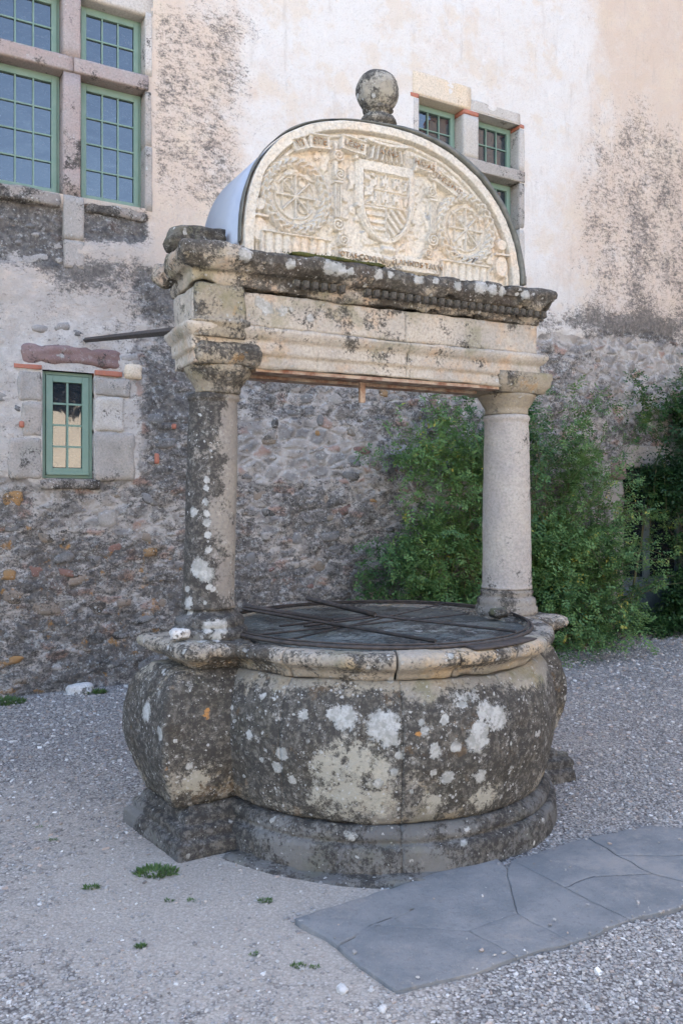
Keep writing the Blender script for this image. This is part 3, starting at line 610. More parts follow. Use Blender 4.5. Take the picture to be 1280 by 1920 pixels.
# individual rubble stones that stand proud of the mortar
PAL = [('rub_grey', (.19, .188, .185), (.14, .138, .135), .40), ('rub_brown', (.25, .20, .155), (.18, .155, .125), .38), ('rub_red', (.21, .115, .09), (.18, .11, .095), .34), ('rub_pale', (.36, .34, .31), (.28, .265, .245), .36), ('rub_ochre', (.34, .19, .07), (.25, .16, .08), .36)]
RM = [stone_mat(n_, a_, b_, dark=d_, lich=.2, speck=.45, moss=.1, world=True, k=.6) for n_, a_, b_, d_ in PAL]
RS = [mesh('rubble_stone', *blob(1, 1, 1, 4, .30, s_)) for s_ in range(9)]
RSM = {}
def rubble(u, z, w, h, mi, out=.012, rz=None):
    key = (int(rng.integers(9)), mi)
    if key not in RSM: RSM[key] = RS[key[0]].copy(); RSM[key].materials.append(RM[mi])
    iu, iz = np.abs(ux-u).argmin(), np.abs(uz-z).argmin(); y = YY[iu, iz]
    o = obj('rubble_stone', RSM[key], None, castle, (u, y+.045-out, z), (0, rng.normal(0, .15) if rz is None else rz, 0)); o.scale = (w/2, .05, h/2); return o
placed = []
def try_place(u, z, w, h):
    for (a, b, c, d) in [(-.2, 1.3, 4.0, 6.1), (.02, 1.14, 1.68, 2.96), (4, 5.6, 4, 6.2), (6.6, 8.9, -.1, 2.35)]:
        if a-w/2 < u < b+w/2 and c-h/2 < z < d+h/2: return False
    for (a, b, c, d) in placed:
        if abs(a-u) < (c+w)*.52 and abs(b-z) < (d+h)*.55: return False
    placed.append((u, z, w, h)); return True
for (u, z, w, h, mi) in [(.93, 1.19, .17, .10, 2), (.10, 1.62, .16, .16, 4), (.36, 1.30, .15, .10, 1), (1.23, 1.15, .16, .09, 4), (.07, 1.00, .14, .10, 4), (.60, .93, .20, .09, 1), (.52, 1.0, .15, .07, 2), (.10, .82, .20, .12, 1), (.87, 1.45, .18, .16, 3), (1.0, .72, .15, .08, 1), (.1, .30, .18, .08, 4),
                       (1.28, 2.33, .18, .12, 0), (1.38, 2.12, .24, .10, 0), (3.0, 1.62, .15, .15, 1), (2.35, 2.75, .14, .08, 2), (1.95, 2.42, .20, .09, 0), (2.45, 2.35, .10, .12, 0), (2.95, 2.4, .09, .12, 0), (3.3, 2.3, .12, .10, 1), (2.7, 1.25, .18, .16, 0), (2.2, 1.05, .12, .16, 0), (2.45, 2.02, .22, .06, 3), (2.9, 2.1, .20, .05, 3), (.0, 2.45, .16, .11, 3), (.13, 2.36, .06, .05, 0),
                       (6.1, 2.35, .26, .14, 3), (6.35, 2.22, .24, .16, 3), (6.2, 2.05, .3, .10, 1), (6.5, 2.4, .2, .08, 3), (5.9, 2.2, .2, .12, 0), (6.42, 1.95, .22, .1, 0), (6.55, 2.08, .14, .12, 3), (6.0, 1.9, .2, .1, 3), (.3, 3.03, .18, .08, 3), (.48, 3.06, .15, .09, 3), (.62, 3.02, .12, .06, 0), (1.05, 2.85, .2, .08, 3)]:
    placed.append((u, z, w, h)); rubble(u, z, w, h, mi, .012)
cnt = 0
for _ in range(3000):
    if cnt > 240: break
    zone = rng.random()
    if zone < .5: u, z = rng.uniform(-.4, 2.0), rng.uniform(.05, 1.66)
    elif zone < .62: u, z = rng.uniform(-.2, .48), rng.uniform(3.55, 4.0)
    elif zone < .9: u, z = rng.uniform(1.9, 4.2), rng.uniform(.3, 3.2)
    else: u, z = rng.uniform(5.3, 8.4), rng.uniform(.1, 3.4)
    w = rng.uniform(.07, .28); h = w*rng.uniform(.35, .75)
    if try_place(u, z, w, h): rubble(u, z, w, h, int(rng.choice(5, p=[.36, .24, .06, .27, .07])), rng.uniform(-.006, .016)); cnt += 1

# iron tie bar
v, f = merge([tube([(0, 0, 0), (.86, -2.36, .06)], .001)]) if False else (None, None)
# ------------------------------------------------------------------ the well
well = empty('stone_well', (WC[0], WC[1], 0), WA)
tag(well, 'old stone well with bulging round basin, two columns and a carved arched gable', 'well')
SPOTS = [(-.39, -.262, 2.745, .045), (-.34, -.262, 2.74, .04), (-.28, -.262, 2.735, .025), (-.60, -.262, 2.73, .03), (-.83, -.262, 2.75, .04), (-.12, -.262, 2.74, .03), (-.05, -.262, 2.75, .022), (.12, -.262, 2.745, .035), (.22, -.262, 2.75, .022), (.36, -.262, 2.74, .03), (.50, -.262, 2.75, .045), (.58, -.262, 2.745, .035), (.66, -.262, 2.745, .04), (.80, -.262, 2.74, .03), (-.72, -.165, 2.56, .03), (-.68, -.165, 2.535, .04), (-.6, -.165, 2.53, .03),(-.423, -.834, .643, .080), (-.40, -.85, .60, .05), (-.562, -.747, .678, .062), (-.60, -.72, .69, .04), (-.76, -.544, .497, .034), (-.776, -.521, .428, .03), (-.851, -.388, .549, .026), (-.736, -.577, .38, .026), (-.7, -.62, .676, .028), (-.66, -.662, .52, .016),
 (-.004, -.935, .564, .066), (.01, -.935, .60, .05), (.116, -.928, .641, .062), (.05, -.93, .68, .05), (-.073, -.932, .745, .060), (0, -.93, .76, .05), (-.21, -.911, .531, .034), (-.215, -.911, .55, .025), (-.149, -.923, .407, .036), (.024, -.935, .385, .040), (-.02, -.935, .395, .022), (.116, -.928, .362, .022), (.402, -.844, .513, .022), (-.256, -.899, .621, .024), (-.27, -.90, .66, .02), (-.162, -.921, .66, .026),
 (-.543, -.761, .167, .040), (-.073, -.932, .121, .020), (-.046, -.934, .175, .034), (-.09, -.93, .16, .025), (.166, -.92, .156, .020), (-.703, -.617, .205, .035), (-.66, -.662, .205, .034), (-.312, -.882, .074, .013), (-.198, -.914, .78, .04), (-.244, -.902, .746, .032), (-.80, -.47, .50, .018), (-.82, -.45, .45, .015), (-.38, -.86, .45, .02), (-.44, -.83, .40, .025), (-.36, -.87, .52, .022),
 (-1.093, -.25, .407, .022), (-1.198, -.25, .47, .02), (-1.24, -.05, .62, .05), (-1.06, -.25, .75, .02), (-1.02, -.25, .80, .03),
 (-1.023, -.07, 1.549, .030), (-1.0, -.096, 1.284, .055), (-.975, -.109, 1.255, .045), (-.956, -.116, 1.196, .020), (-1.039, -.037, 1.18, .020), (-.97, -.112, 1.70, .020), (-.972, -.112, 1.66, .018), (-.973, -.11, 1.6, .020), (-.968, -.112, 1.54, .02), (-.968, -.112, 1.499, .022), (-.963, -.114, 1.44, .020), (-.96, -.114, 1.37, .018), (-.975, -.109, 1.12, .013), (-1.035, -.049, 1.12, .03), (-1.03, -.05, 1.08, .03),
 (-1.05, -.17, 1.01, .035), (-.98, -.19, 1.02, .045), (-.92, -.19, 1.015, .045), (-1.02, -.2, .97, .03), (-.95, -.2, .965, .03), (-1.09, -.1, .97, .03)]
PALE = [(-.607, -.711, .458, .10), (-.524, -.774, .50, .11), (-.553, -.754, .349, .14), (-.427, -.832, .467, .08), (-.457, -.816, .33, .12), (-.643, -.679, .316, .09), (-.2, -.92, .30, .07), (.05, -.93, .27, .08), (-1.07, -.26, .32, .10)]
ORANGE = [(-1.019, -.25, .625, .022), (-1.03, -.25, .60, .013), (-1.01, -.25, .65, .014), (-1.198, -.25, .41, .012), (-.285, -.893, .61, .016), (.42, -.83, .49, .01), (-.78, -.17, 2.17, .03), (-.80, -.15, 2.14, .02)]
def field(v, spots, cap=-1.5):
    o = np.full(len(v), cap)
    for x, y, z, r in spots:
        o = np.maximum(o, 1-np.linalg.norm(v-np.array([x, y, z]), axis=1)/r)
    return o
def wobj(name, vf, mat, parent=None, dark=0, smooth=True, label=None):
    v, f = vf; v = np.asarray(v, float)
    dk = dark(v) if callable(dark) else np.full(len(v), float(dark))
    o = obj(name, mesh(name, v, f, {'lich': field(v, SPOTS), 'pale': field(v, PALE), 'orange': field(v, ORANGE), 'dark': dk}, smooth), MAT[mat], parent or well)
    if label: o['label'] = label
    return o
def bdark(v):   # where the black crust sits on the basin
    z = v[:, 2]; th = np.degrees(np.arctan2(v[:, 1], v[:, 0]))
    g = lambda t0, z0, wt, wz: np.exp(-((th-t0)/wt)**2-((z-z0)/wz)**2)
    d = -.06+.32*g(-142, .58, 13, .20)+.26*g(-122, .66, 10, .10)+.34*g(-94, .50, 13, .22)+.28*g(-62, .55, 14, .2)+.24*g(-155, .50, 8, .25)+.22*g(-111.7, .5, 2.2, .4)
    d += .10-.34*ss(.68, .80, z)-.12*ss(.36, .24, z)-.25*g(-118, .42, 10, .12)
    return d
BODY = [(.79, .20), (.870, .203), (.890, .24), (.908, .30), (.922, .375), (.939, .455), (.945, .53), (.942, .61), (.925, .69), (.895, .76), (.862, .80), (.845, .815), (.79, .815)]
PL = [(.76, -.10), (.948, -.10), (.946, .02), (.942, .105), (.932, .122), (.908, .128), (.903, .134), (.912, .142), (.912, .162), (.906, .178), (.894, .190), (.882, .200), (.76, .200)]
RIM = [(.795, .818), (.842, .818), (.85, .835), (.868, .855), (.885, .862), (.90, .872), (.925, .885), (.934, .905), (.93, .928), (.915, .942), (.885, .948), (.825, .945), (.803, .935), (.795, .91)]
AB = [(.010, 2.0, 1), (.007, 6, 5), (.003, 24, 9)]
for a, b in ((-179.6, -145.2), (-145.1, -111.75), (-111.65, -78.3), (-78.2, -30.2), (-30.1, 10), (10.1, 60), (60.1, 120), (120.1, 180)):
    wobj('basin_block', rev_block(BODY, a, b, amps=AB), 'basin', dark=bdark)
for a, b in ((-179.6, -111.8), (-111.7, -60), (-59.9, 10), (10.1, 95), (95.1, 180)):
    wobj('plinth_block', rev_block(PL, a, b, step=.014, amps=[(.007, 2, 1), (.005, 7, 5), (.003, 24, 9)]), 'plinth')
for a, b in ((-179.6, -158.3), (-157.8, -145), (-144.4, -113.3), (-112.6, -95.4), (-94.8, -52), (-51.5, -15), (-14.5, 30), (30.5, 70), (70.5, 110), (110.5, 150), (150.5, 180)):
    wobj('rim_block', rev_block(RIM, a, b, amps=[(.008, 3, 1), (.006, 9, 5), (.003, 26, 9)], chip=.008), 'rim', dark=lambda v: -.1*ss(.87, .84, v[:, 2])+.12*ss(.93, .95, v[:, 2])*0+.20*np.exp(-((np.degrees(np.arctan2(v[:, 1], v[:, 0]))+165)/18)**2))
# low footing that shows in front of the plinth
wobj('footing', rev_block([(.80, -.12), (1.03, -.12), (1.03, .004), (1.015, .016), (.80, .016)], -160, -85, step=.02, amps=[(.012, 3, 2), (.007, 9, 3)]), 'plinth')
# inside of the basin
wobj('inner_wall', lathe([(.792, .935), (.785, .6), (.785, .12), (.01, .10)], nt=96, step=.03, amps=[(.014, 5, 3), (.008, 13, 5)]), 'inside')
# square pedestals under the columns
PB = [(-.12, .20), (-.082, .203), (-.058, .25), (-.033, .31), (-.008, .40), (.004, .47), (.006, .53), (.003, .60), (-.015, .69), (-.045, .76), (-.085, .80), (-.10, .815)]
PP = [(.042, -.10), (.042, .02), (.038, .065), (.022, .075), (.008, .080), (.010, .092), (.006, .12), (-.014, .128), (-.028, .132), (-.026, .146), (-.034, .168), (-.055, .178), (-.072, .198)]
PR = [(-.10, .818), (-.09, .835), (-.065, .855), (-.03, .866), (-.01, .875), (.012, .888), (.018, .908), (.012, .93), (-.01, .944), (-.05, .95), (-.12, .952)]
def pdark(v): return .06+.26*np.exp(-((v[:, 2]-.58)/.16)**2)-.14*ss(.42, .28, v[:, 2])-.08*ss(.74, .80, v[:, 2])
for sx in (-1, 1):
    a, b = (-1.235, -.78) if sx < 0 else (.70, 1.118); hw = .265 if sx < 0 else .235
    e = (1, 0, 1, 1) if sx < 0 else (0, 1, 1, 1)
    def skew(vf, k_):
        v, f = vf
        if sx < 0: v[:, 0] -= k_*v[:, 1]*ss(-.90, -1.12, v[:, 0])
        return v, f
    ab, ap, ac = ((-1.245, b), (-1.178, b), (-1.159, b)) if sx < 0 else ((a, b), (a, b), (a, b))
    wobj('pedestal', skew(loft(*ab, -hw, hw, PB, e, .02, amps=AB), .11), 'basin', dark=pdark)
    wobj('pedestal_base', skew(loft(*ap, -hw, hw, PP, e, .012, .012, amps=[(.006, 2, 1), (.005, 8, 5), (.003, 24, 9)]), .19), 'plinth')
    wobj('pedestal_cap', skew(loft(*ac, -hw, hw, PR, e, .035, amps=[(.009, 3, 1), (.007, 8, 5), (.003, 25, 9)], chip=.006), .18), 'rim', dark=.16)
# columns
CA = [(.003, 4, 1), (.002, 14, 5), (.0013, 45, 9)]; CB = [(.010, 5, 1), (.006, 14, 5), (.003, 40, 9)]
cb = lathe([(.01, .94), (.182, .94), (.19, .955), (.186, .985), (.165, 1.0), (.172, 1.02), (.163, 1.045), (.138, 1.058), (.125, 1.075), (.12, 1.09), (.01, 1.09)], (-.925, 0), 72, amps=CB)
wobj('column_base', cb, 'plinth', dark=.05)
sx_ = lathe([(.01, 1.085), (.134, 1.085), (.130, 1.10), (.126, 1.13), (.1245, 1.5), (.120, 1.9), (.116, 2.085), (.124, 2.09), (.127, 2.105), (.122, 2.118), (.112, 2.122), (.01, 2.125)], (-.925, 0), 80, amps=CA, lean=(.026, .0))
wobj('column_shaft', sx_, 'column', dark=lambda v: .48*ss(-.83, -1.04, v[:, 0]-.026*(v[:, 2]-1.1)+.03*fbm(v, 6, 3, 4))-.14+.10*ss(1.2, 1.1, v[:, 2]), label='left column shaft, darker towards its left side, with white lichen')  # colour darkens across the shaft towards its left side
cb = lathe([(.01, .945), (.175, .945), (.182, .96), (.178, .99), (.168, 1.0), (.172, 1.015), (.166, 1.04), (.148, 1.052), (.150, 1.062), (.155, 1.075), (.148, 1.09), (.138, 1.10), (.01, 1.10)], (.878, 0), 72, amps=CA)
wobj('column_base', cb, 'column', dark=.05)
wobj('column_shaft', lathe([(.01, 1.095), (.150, 1.095), (.144, 1.12), (.141, 1.2), (.138, 1.6), (.131, 1.95), (.127, 2.06), (.134, 2.07), (.137, 2.082), (.131, 2.095), (.124, 2.10), (.01, 2.10)], (.878, 0), 80, amps=CA), 'column_pale')
# capitals: neck, echinus, abacus
wobj('capital', lathe([(.01, 2.12), (.112, 2.12), (.115, 2.15), (.130, 2.175), (.150, 2.20), (.163, 2.225), (.165, 2.245), (.01, 2.245)], (-.885, -.02), 64, amps=CB), 'capital', dark=.05)
wobj('abacus', loft(-1.035, -.715, -.195, .16, [(-.10, 2.246), (-.012, 2.247), (.0, 2.27), (.006, 2.31), (-.008, 2.345), (-.04, 2.362), (-.1, 2.362)], rc=.035, amps=CB, chip=.012), 'capital', dark=.12)
wobj('capital', lathe([(.01, 2.10), (.124, 2.10), (.124, 2.135), (.135, 2.15), (.15, 2.18), (.165, 2.20), (.170, 2.215), (.01, 2.215)], (.878, 0), 64, amps=CA), 'capital', dark=-.1)
wobj('abacus', loft(.69, 1.066, -.19, .19, [(-.10, 2.216), (-.03, 2.218), (-.022, 2.24), (-.008, 2.255), (-.004, 2.28), (.004, 2.30), (.0, 2.33), (-.05, 2.345), (-.1, 2.345)], rc=.02, amps=CA, chip=.008), 'capital', dark=0)
# entablature, three stones long
EA = [(.007, 3, 1), (.006, 9, 5), (.003, 30, 9)]
XS = [-1.05, -.42, .10, .968]
ARC = [(-.02, 2.245), (0, 2.247), (0, 2.305), (.012, 2.310), (.012, 2.372), (.022, 2.378), (.034, 2.395), (.045, 2.412), (.045, 2.428), (.0, 2.438)]
FRZ = [(.0, 2.440), (.0, 2.60), (-.02, 2.606)]
COR = [(.0, 2.607), (.012, 2.612), (.020, 2.635), (.022, 2.672), (.055, 2.680), (.075, 2.700), (.088, 2.712), (.098, 2.722), (.10, 2.765), (.088, 2.785), (.04, 2.80), (.0, 2.806)]
def edk(v): return -.05+.30*ss(.08, -.1, v[:, 1]*0+v[:, 0]+.95)*0+.22*np.exp(-((v[:, 0]+1.0)/.12)**2)+.14*np.exp(-((v[:, 0]-.05)/.18)**2)
def cdk(v): return .30*ss(2.69, 2.76, v[:, 2])*ss(-.9, -.5, v[:, 0])-.12*ss(2.70, 2.64, v[:, 2])+.08
for k in range(3):
    e = (1 if k == 0 else 0, 1 if k == 2 else 0, 1, 1); a, b = XS[k]-(.004 if k else 0), XS[k+1]+(.004 if k < 2 else 0)
    wobj('architrave_block', loft(a, b, -.165, .165, ARC, e, .008, .014, EA), 'entab', dark=edk)
    wobj('frieze_block', loft(a, b, -.160, .160, FRZ, e, .012, .016, EA), 'entab', dark=edk)
XC = [-1.05, -.62, -.18, .30, .968]
for k in range(4):
    e = (.85 if k == 0 else 0, .75 if k == 3 else 0, 1, 1); a, b = XC[k]-(.012 if k else 0), XC[k+1]+(.012 if k < 3 else 0)
    wobj('cornice_block', loft(a, b, -.165, .165, COR, e, .02, .013, [(.014, 3.5, 1), (.012, 9, 5), (.006, 26, 9)], chip=.026), 'cornice', dark=cdk)
# projecting block over the left column
wobj('frieze_block', loft(-1.055, -.80, -.205, -.15, [(-.004, 2.366), (.0, 2.37), (.004, 2.42), (.018, 2.43), (.018, 2.445), (.0, 2.452), (.004, 2.52), (.0, 2.60), (-.006, 2.615)], rc=.03, amps=CB), 'capital', dark=.10)
# dentils
DM = [mesh('dentil', *rock(.0145, .022, .0185, .003, 4, .0025, 20, s_)) for s_ in range(6)]
for d_ in DM: d_.materials.append(MAT['cornice'])
x = -.55; k = 0
while x < .98:
    if not (x < -.1 and rng.random() < .3): obj('dentil', DM[k % 6], None, well, (x, -.165-.040, 2.656), (0, rng.normal(0, .04), 0))
    x += .049; k += 1
for j in range(7): obj('dentil', DM[j % 6], None, well, (.995, -.15+.05*j, 2.652), (0, 0, R(90)))
# rusty iron lintel under the architrave
wobj('iron_lintel', merge([box(-.735, .71, -.15, -.06, 2.226, 2.243), box(-.735, .71, .06, .15, 2.226, 2.243)]), 'rust', smooth=False)
wobj('iron_hook', box(-.115, -.085, -.05, -.03, 2.12, 2.243), 'rust', smooth=False)

# tympanum: a carved relief as a height field
TB = 2.80; TX = .812; TH = .725
def arch(x, grow=0.0):
    X = np.abs(x)/(TX+grow); pw = np.where(np.asarray(x) < 0, 2.6, 2.05); return (TH+grow)*np.power(np.clip(1-np.power(np.clip(X, 0, 1), pw), 0, 1), 1/pw)
def relief(x, z):
    h = np.zeros_like(x); sd = lambda r, w: ss(w, -w, r)
    zz = z-TB; a = arch(x)
    # distance to arch edge (approx.)
    rr = np.minimum(np.minimum((a-zz)*.75, TX-np.abs(x)*1.0+(.0)), 9); nx = x/TX; nz = zz/TH
    rad = np.power(np.power(np.abs(nx), np.where(x < 0, 2.6, 2.05))+np.power(np.abs(nz), np.where(x < 0, 2.6, 2.05)), 1/np.where(x < 0, 2.6, 2.05))
    e = (1-rad)*.76
    h += .034*sd(np.abs(e-.022)-.026, .006)+.014*sd(np.abs(e-.066)-.010, .005)-.010*sd(np.abs(e-.052)-.003, .004)
    def disc(cx, cz, R0, s1, s2):
        nonlocal h
        dx, dz = (x-cx)/.97, z-cz; r = np.hypot(dx, dz); t = np.arctan2(dz, dx)
        tor = np.sqrt(np.clip(1-((r-R0)/.030)**2, 0, 1))
        leaf = .65+.35*np.cos(t*26+np.sin((r-R0)*160)*1.2)*np.cos((r-R0)*130)
        m = (r < R0+.03); h = np.where(m & (r > R0-.03), .006+.036*tor*leaf, np.where(r <= R0-.03, -.012, h))
        h += .022*sd(np.abs(r-R0*.66)-.007, .003)*(np.abs(np.sin(t*1.0+s1)) > .12)
        for k_ in range(8):                         # spokes of the monogram wheel
            ang = math.pi*k_/4+math.pi/2; dd = np.abs(dx*math.sin(ang)-dz*math.cos(ang)); al = dx*math.cos(ang)+dz*math.sin(ang)
            ln = R0*.66 if k_ % 2 == 0 else R0*.62
            h = np.maximum(h, np.where((al > -.01) & (al < ln) & (r < R0*.68), -.012+.030*sd(dd-.0055, .003), -9))
        for sx in (-1, 1):                          # upright bars and the bowls of the letters
            h = np.maximum(h, np.where((np.abs(dz) < R0*.52), -.012+.026*sd(np.abs(dx-sx*R0*.42)-.0045, .003), -9))
            r2 = np.hypot(dx-sx*R0*.26, dz+sx*R0*.30); h = np.maximum(h, np.where(r2 < R0*.3, -.012+.024*sd(np.abs(r2-R0*.16)-.004, .003), -9))
            r3 = np.hypot(dx-sx*R0*.20, dz-R0*.36); h = np.maximum(h, np.where((r3 < R0*.3) & (dx*sx > R0*.12), -.012+.024*sd(np.abs(r3-R0*.17)-.004, .003), -9))
    disc(-.54, 3.09, .165, .4, 1); disc(.462, 3.075, .172, 2.1, 2)
    # shield on a strapwork frame
    cx = -.04; sx = x-cx; sz = z-3.305; W_ = .155
    def shield(w, top, bot):
        tt = np.clip((top-z)/(top-bot), 0, 1); ww = w*np.sqrt(np.clip(1-np.clip((tt-.45)/.55, 0, 1)**2.0, 0, 1)); return np.where((z < top) & (z > bot), np.abs(sx)-ww, .1)
    s0 = shield(.175, 3.335, 2.925); s1 = shield(.135, 3.285, 2.955)
    h = np.where(s0 < 0, .020+.010*sd(s0+.012, .006), h); h = np.where((s1 < .012) & (s1 > 0), .034, h); h = np.where(s1 < 0, .012, h)
    ins = s1 < -.006
    h = np.where(ins & (np.abs(sx) < .004), .026, h); h = np.where(ins & (np.abs(z-3.115) < .004), .026, h); h = np.where(ins & (np.abs(z-3.20) < .003), .022, h)
    h = np.where(ins & (sx < 0) & (np.abs(sx+.065) < .0025) & (z > 3.115), .022, h)
    up = ins & (z > 3.12)
    cas = (np.abs(((sx+.5) % .066)-.033) < .018) & ((((z-3.12) % .083) > .012) & (((z-3.12) % .083) < .055)) & ~((np.abs(((sx+.5) % .066)-.033) < .005) & (((z-3.12) % .083) < .03))
    mer = (np.abs(((sx+.5) % .022)-.011) < .006) & (((z-3.12) % .083) > .052) & (((z-3.12) % .083) < .068) & (np.abs(((sx+.5) % .066)-.033) < .022)
    lio = fbm(np.stack([x, 0*x, z], -1), 48, 2, 33) > .12
    h = np.where(up & np.where(sx < -.066, lio, cas | mer), .027, h)
    h = np.where(ins & (z < 3.108) & (sx < -.006), .012+.014*((np.sin(z*2*math.pi/.036) > 0)), h)
    h = np.where(ins & (z < 3.108) & (sx > .006), .012+.015*((np.sin((z+sx*1.15)*2*math.pi/.052) > .1)), h)
    for cxx, czz in ((-.215, 3.34), (.135, 3.34), (-.205, 3.10), (.125, 3.06)):
        r = np.hypot(x-cxx, z-czz); h = np.maximum(h, .034*sd(r-.014, .005))
    # scroll pilasters with volutes
    def volute(cx_, cz_, r_, s_):
        nonlocal h
        r = np.hypot(x-cx_, z-cz_); t = np.arctan2(z-cz_, (x-cx_)*s_); sp = np.cos((r/r_*2.2-t/(2*math.pi))*2*math.pi); h = np.where(r < r_, np.maximum(h, .018+.014*(sp > -.2)*sd(r-r_, .004)), h)
    for px, s_ in ((-.315, 1), (.245, -1)):
        h = np.where((np.abs(x-px) < .020) & (z > 3.02) & (z < 3.19), .014+.016*np.abs(np.cos((x-px)*2*math.pi/.026)), h)
        h = np.where((np.abs(x-px) < .026) & (np.abs(z-3.195) < .006), .034, h)
        volute(px, 3.33, .034, s_); volute(px+.008*s_, 3.235, .032, s_); volute(px, 2.985, .036, s_); volute(px+.03*s_, 2.91, .03, -s_)
        h = np.where((np.abs(x-px+.012*s_) < .010) & (z > 3.24) & (z < 3.40), np.maximum(h, .024), h)
        h = np.where((np.abs(x-px-.015*s_) < .012) & (z > 2.88) & (z < 2.98), np.maximum(h, .022), h)
    # fluted friezes at the foot
    for a_, b_, t_ in ((-.73, -.36, 2.895), (.29, .60, 2.885)):
        m = (x > a_) & (x < b_) & (z < t_); h = np.where(m, .022+.016*np.sqrt(np.abs(np.cos((x-a_)*math.pi/.046))), h); h = np.where(m & (z > t_-.008), .046, h)
    # inscription tablets
    for a_, b_, z0_, z1_ in ((-.30, -.07, 2.80, 2.868), (.005, .275, 2.80, 2.872)): h = np.where((x > a_) & (x < b_) & (z > z0_) & (z < z1_), .034, h)
    h = np.where((np.abs(x+.03) < .035) & (z < 2.93), np.maximum(h, .030+.010*np.sin(z*120)), h)
    # ribbons above
    def ribbon(x0, z0, x1, z1, w, hh=.026):
        nonlocal h
        d = np.array([x1-x0, z1-z0]); L = np.hypot(*d); d /= L; al = (x-x0)*d[0]+(z-z0)*d[1]; pe = -(x-x0)*d[1]+(z-z0)*d[0]
        h = np.where((al > 0) & (al < L) & (np.abs(pe) < w), hh+.008*np.cos(al/L*math.pi*2), h); h = np.where((al > 0) & (al < L) & (np.abs(np.abs(pe)-w) < .004), hh+.014, h)
    ribbon(-.475, 3.37, -.365, 3.378, .033); ribbon(-.56, 3.33, -.49, 3.36, .028); ribbon(-.30, 3.40, -.16, 3.385, .034); ribbon(.135, 3.375, .235, 3.36, .028); ribbon(.265, 3.325, .40, 3.265, .030)
    # crown of plumes over the shield
    m = (np.abs(sx) < .11) & (z > 3.345) & (z < 3.42+.015*np.cos(sx*30)); h = np.where(m, .026+.014*np.cos(sx*2*math.pi/.030+(z-3.34)*40*np.sign(sx)), h); h = np.where((np.abs(sx) < .12) & (np.abs(z-3.425-.9*sx**2) < .007), .044, h)
    # urns at both ends
    for ux_ in (-.735, .695):
        r = np.hypot((x-ux_)*1.1, (z-2.90)*.8); h = np.maximum(h, .026*sd(r-.050, .01)); r = np.hypot((x-ux_), (z-3.02)); h = np.maximum(h, .028*sd(r-.034, .008)); h = np.where((np.abs(x-ux_) < .045) & (np.abs(z-2.965) < .006), .034, h)
    # leafy ground between the motifs
    P = np.stack([x, 0*x, z], -1); g = h < .012
    h = h+np.where(g & (e > .085), .012*ss(.0, .5, fbm(P, 26, 2, 21)), 0)
    return h*1.15+.0025*fbm(P, 20, 3, 23)+.0018*fbm(P, 80, 2, 25)
nx_, nz_ = 640, 300
xx = np.sin(np.linspace(-math.pi/2, math.pi/2, nx_))*TX; xx = .35*xx+.65*np.linspace(-TX, TX, nx_)
tt = np.linspace(0, 1, nz_); XX, TT = np.meshgrid(xx, tt, indexing='ij'); AA = np.maximum(arch(XX), .004); ZT = TB-.012+TT*(AA+.012)
HH = relief(XX, ZT); fv = np.stack([XX, -.165-HH, ZT], -1)
side = np.stack([xx, np.full(nx_, .10), TB-.012+(arch(xx)+.012)], -1); base = np.stack([xx, np.full(nx_, .10), np.full(nx_, TB-.012)], -1)
v = np.concatenate([fv.reshape(-1, 3), side, base]); f = gridq(nx_, nz_); o1 = nx_*nz_; i = np.arange(nx_-1)
f = np.concatenate([f, np.stack([i*nz_+nz_-1, (i+1)*nz_+nz_-1, o1+i+1, o1+i], -1), np.stack([o1+i, o1+i+1, o1+nx_+i+1, o1+nx_+i], -1)])
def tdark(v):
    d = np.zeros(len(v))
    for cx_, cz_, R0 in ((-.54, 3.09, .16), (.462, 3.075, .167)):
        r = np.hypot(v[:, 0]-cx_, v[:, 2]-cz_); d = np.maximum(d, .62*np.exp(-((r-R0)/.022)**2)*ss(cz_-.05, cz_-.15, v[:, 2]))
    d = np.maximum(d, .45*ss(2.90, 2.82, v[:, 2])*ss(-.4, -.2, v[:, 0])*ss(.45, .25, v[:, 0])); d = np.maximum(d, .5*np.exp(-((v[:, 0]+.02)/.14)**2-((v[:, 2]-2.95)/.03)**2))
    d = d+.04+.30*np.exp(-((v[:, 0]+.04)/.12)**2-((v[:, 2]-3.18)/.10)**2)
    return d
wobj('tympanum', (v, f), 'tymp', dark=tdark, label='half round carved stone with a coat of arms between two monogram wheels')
MAT['letter'] = stone_mat('letter_stone', (.46, .39, .28), (.40, .35, .26), dark=.05, lich=.05, speck=.05, moss=0)
def text(s, x, z, size, tilt=0, y=-.205, mat='letter'):
    c = bpy.data.curves.new('inscription', 'FONT'); c.body = s; c.size = size; c.extrude = .004; c.align_x = 'CENTER'; c.align_y = 'CENTER'; c.space_character = 1.08; c.resolution_u = 3
    t = bpy.data.objects.new('tmp', c); COL.objects.link(t); bpy.context.view_layer.update()
    me = bpy.data.meshes.new_from_object(t.evaluated_get(bpy.context.evaluated_depsgraph_get())); bpy.data.objects.remove(t)
    me.name = 'inscription'; me.materials.clear(); obj('inscription', me, MAT[mat], TY, (x, y, z), (R(90), R(-tilt), 0))
TY = [o for o in well.children if o.name == 'tympanum'][0]
text('IOTAS·COMVNE', -.185, 2.834, .036, -1, -.209); text('ELAMNDS·TAVN', .14, 2.836, .040, 0, -.209)
text('SPE', -.42, 3.374, .050, 4, -.207); text('VI', -.525, 3.345, .045, 20, -.207); text('LESPE', -.23, 3.392, .042, -6, -.207); text('AVMD', -.035, 3.385, .040, 0, -.216); text('MAI·AE', .185, 3.368, .038, -9, -.207); text('TE·FLE·PVIT', .333, 3.295, .034, -24, -.207)

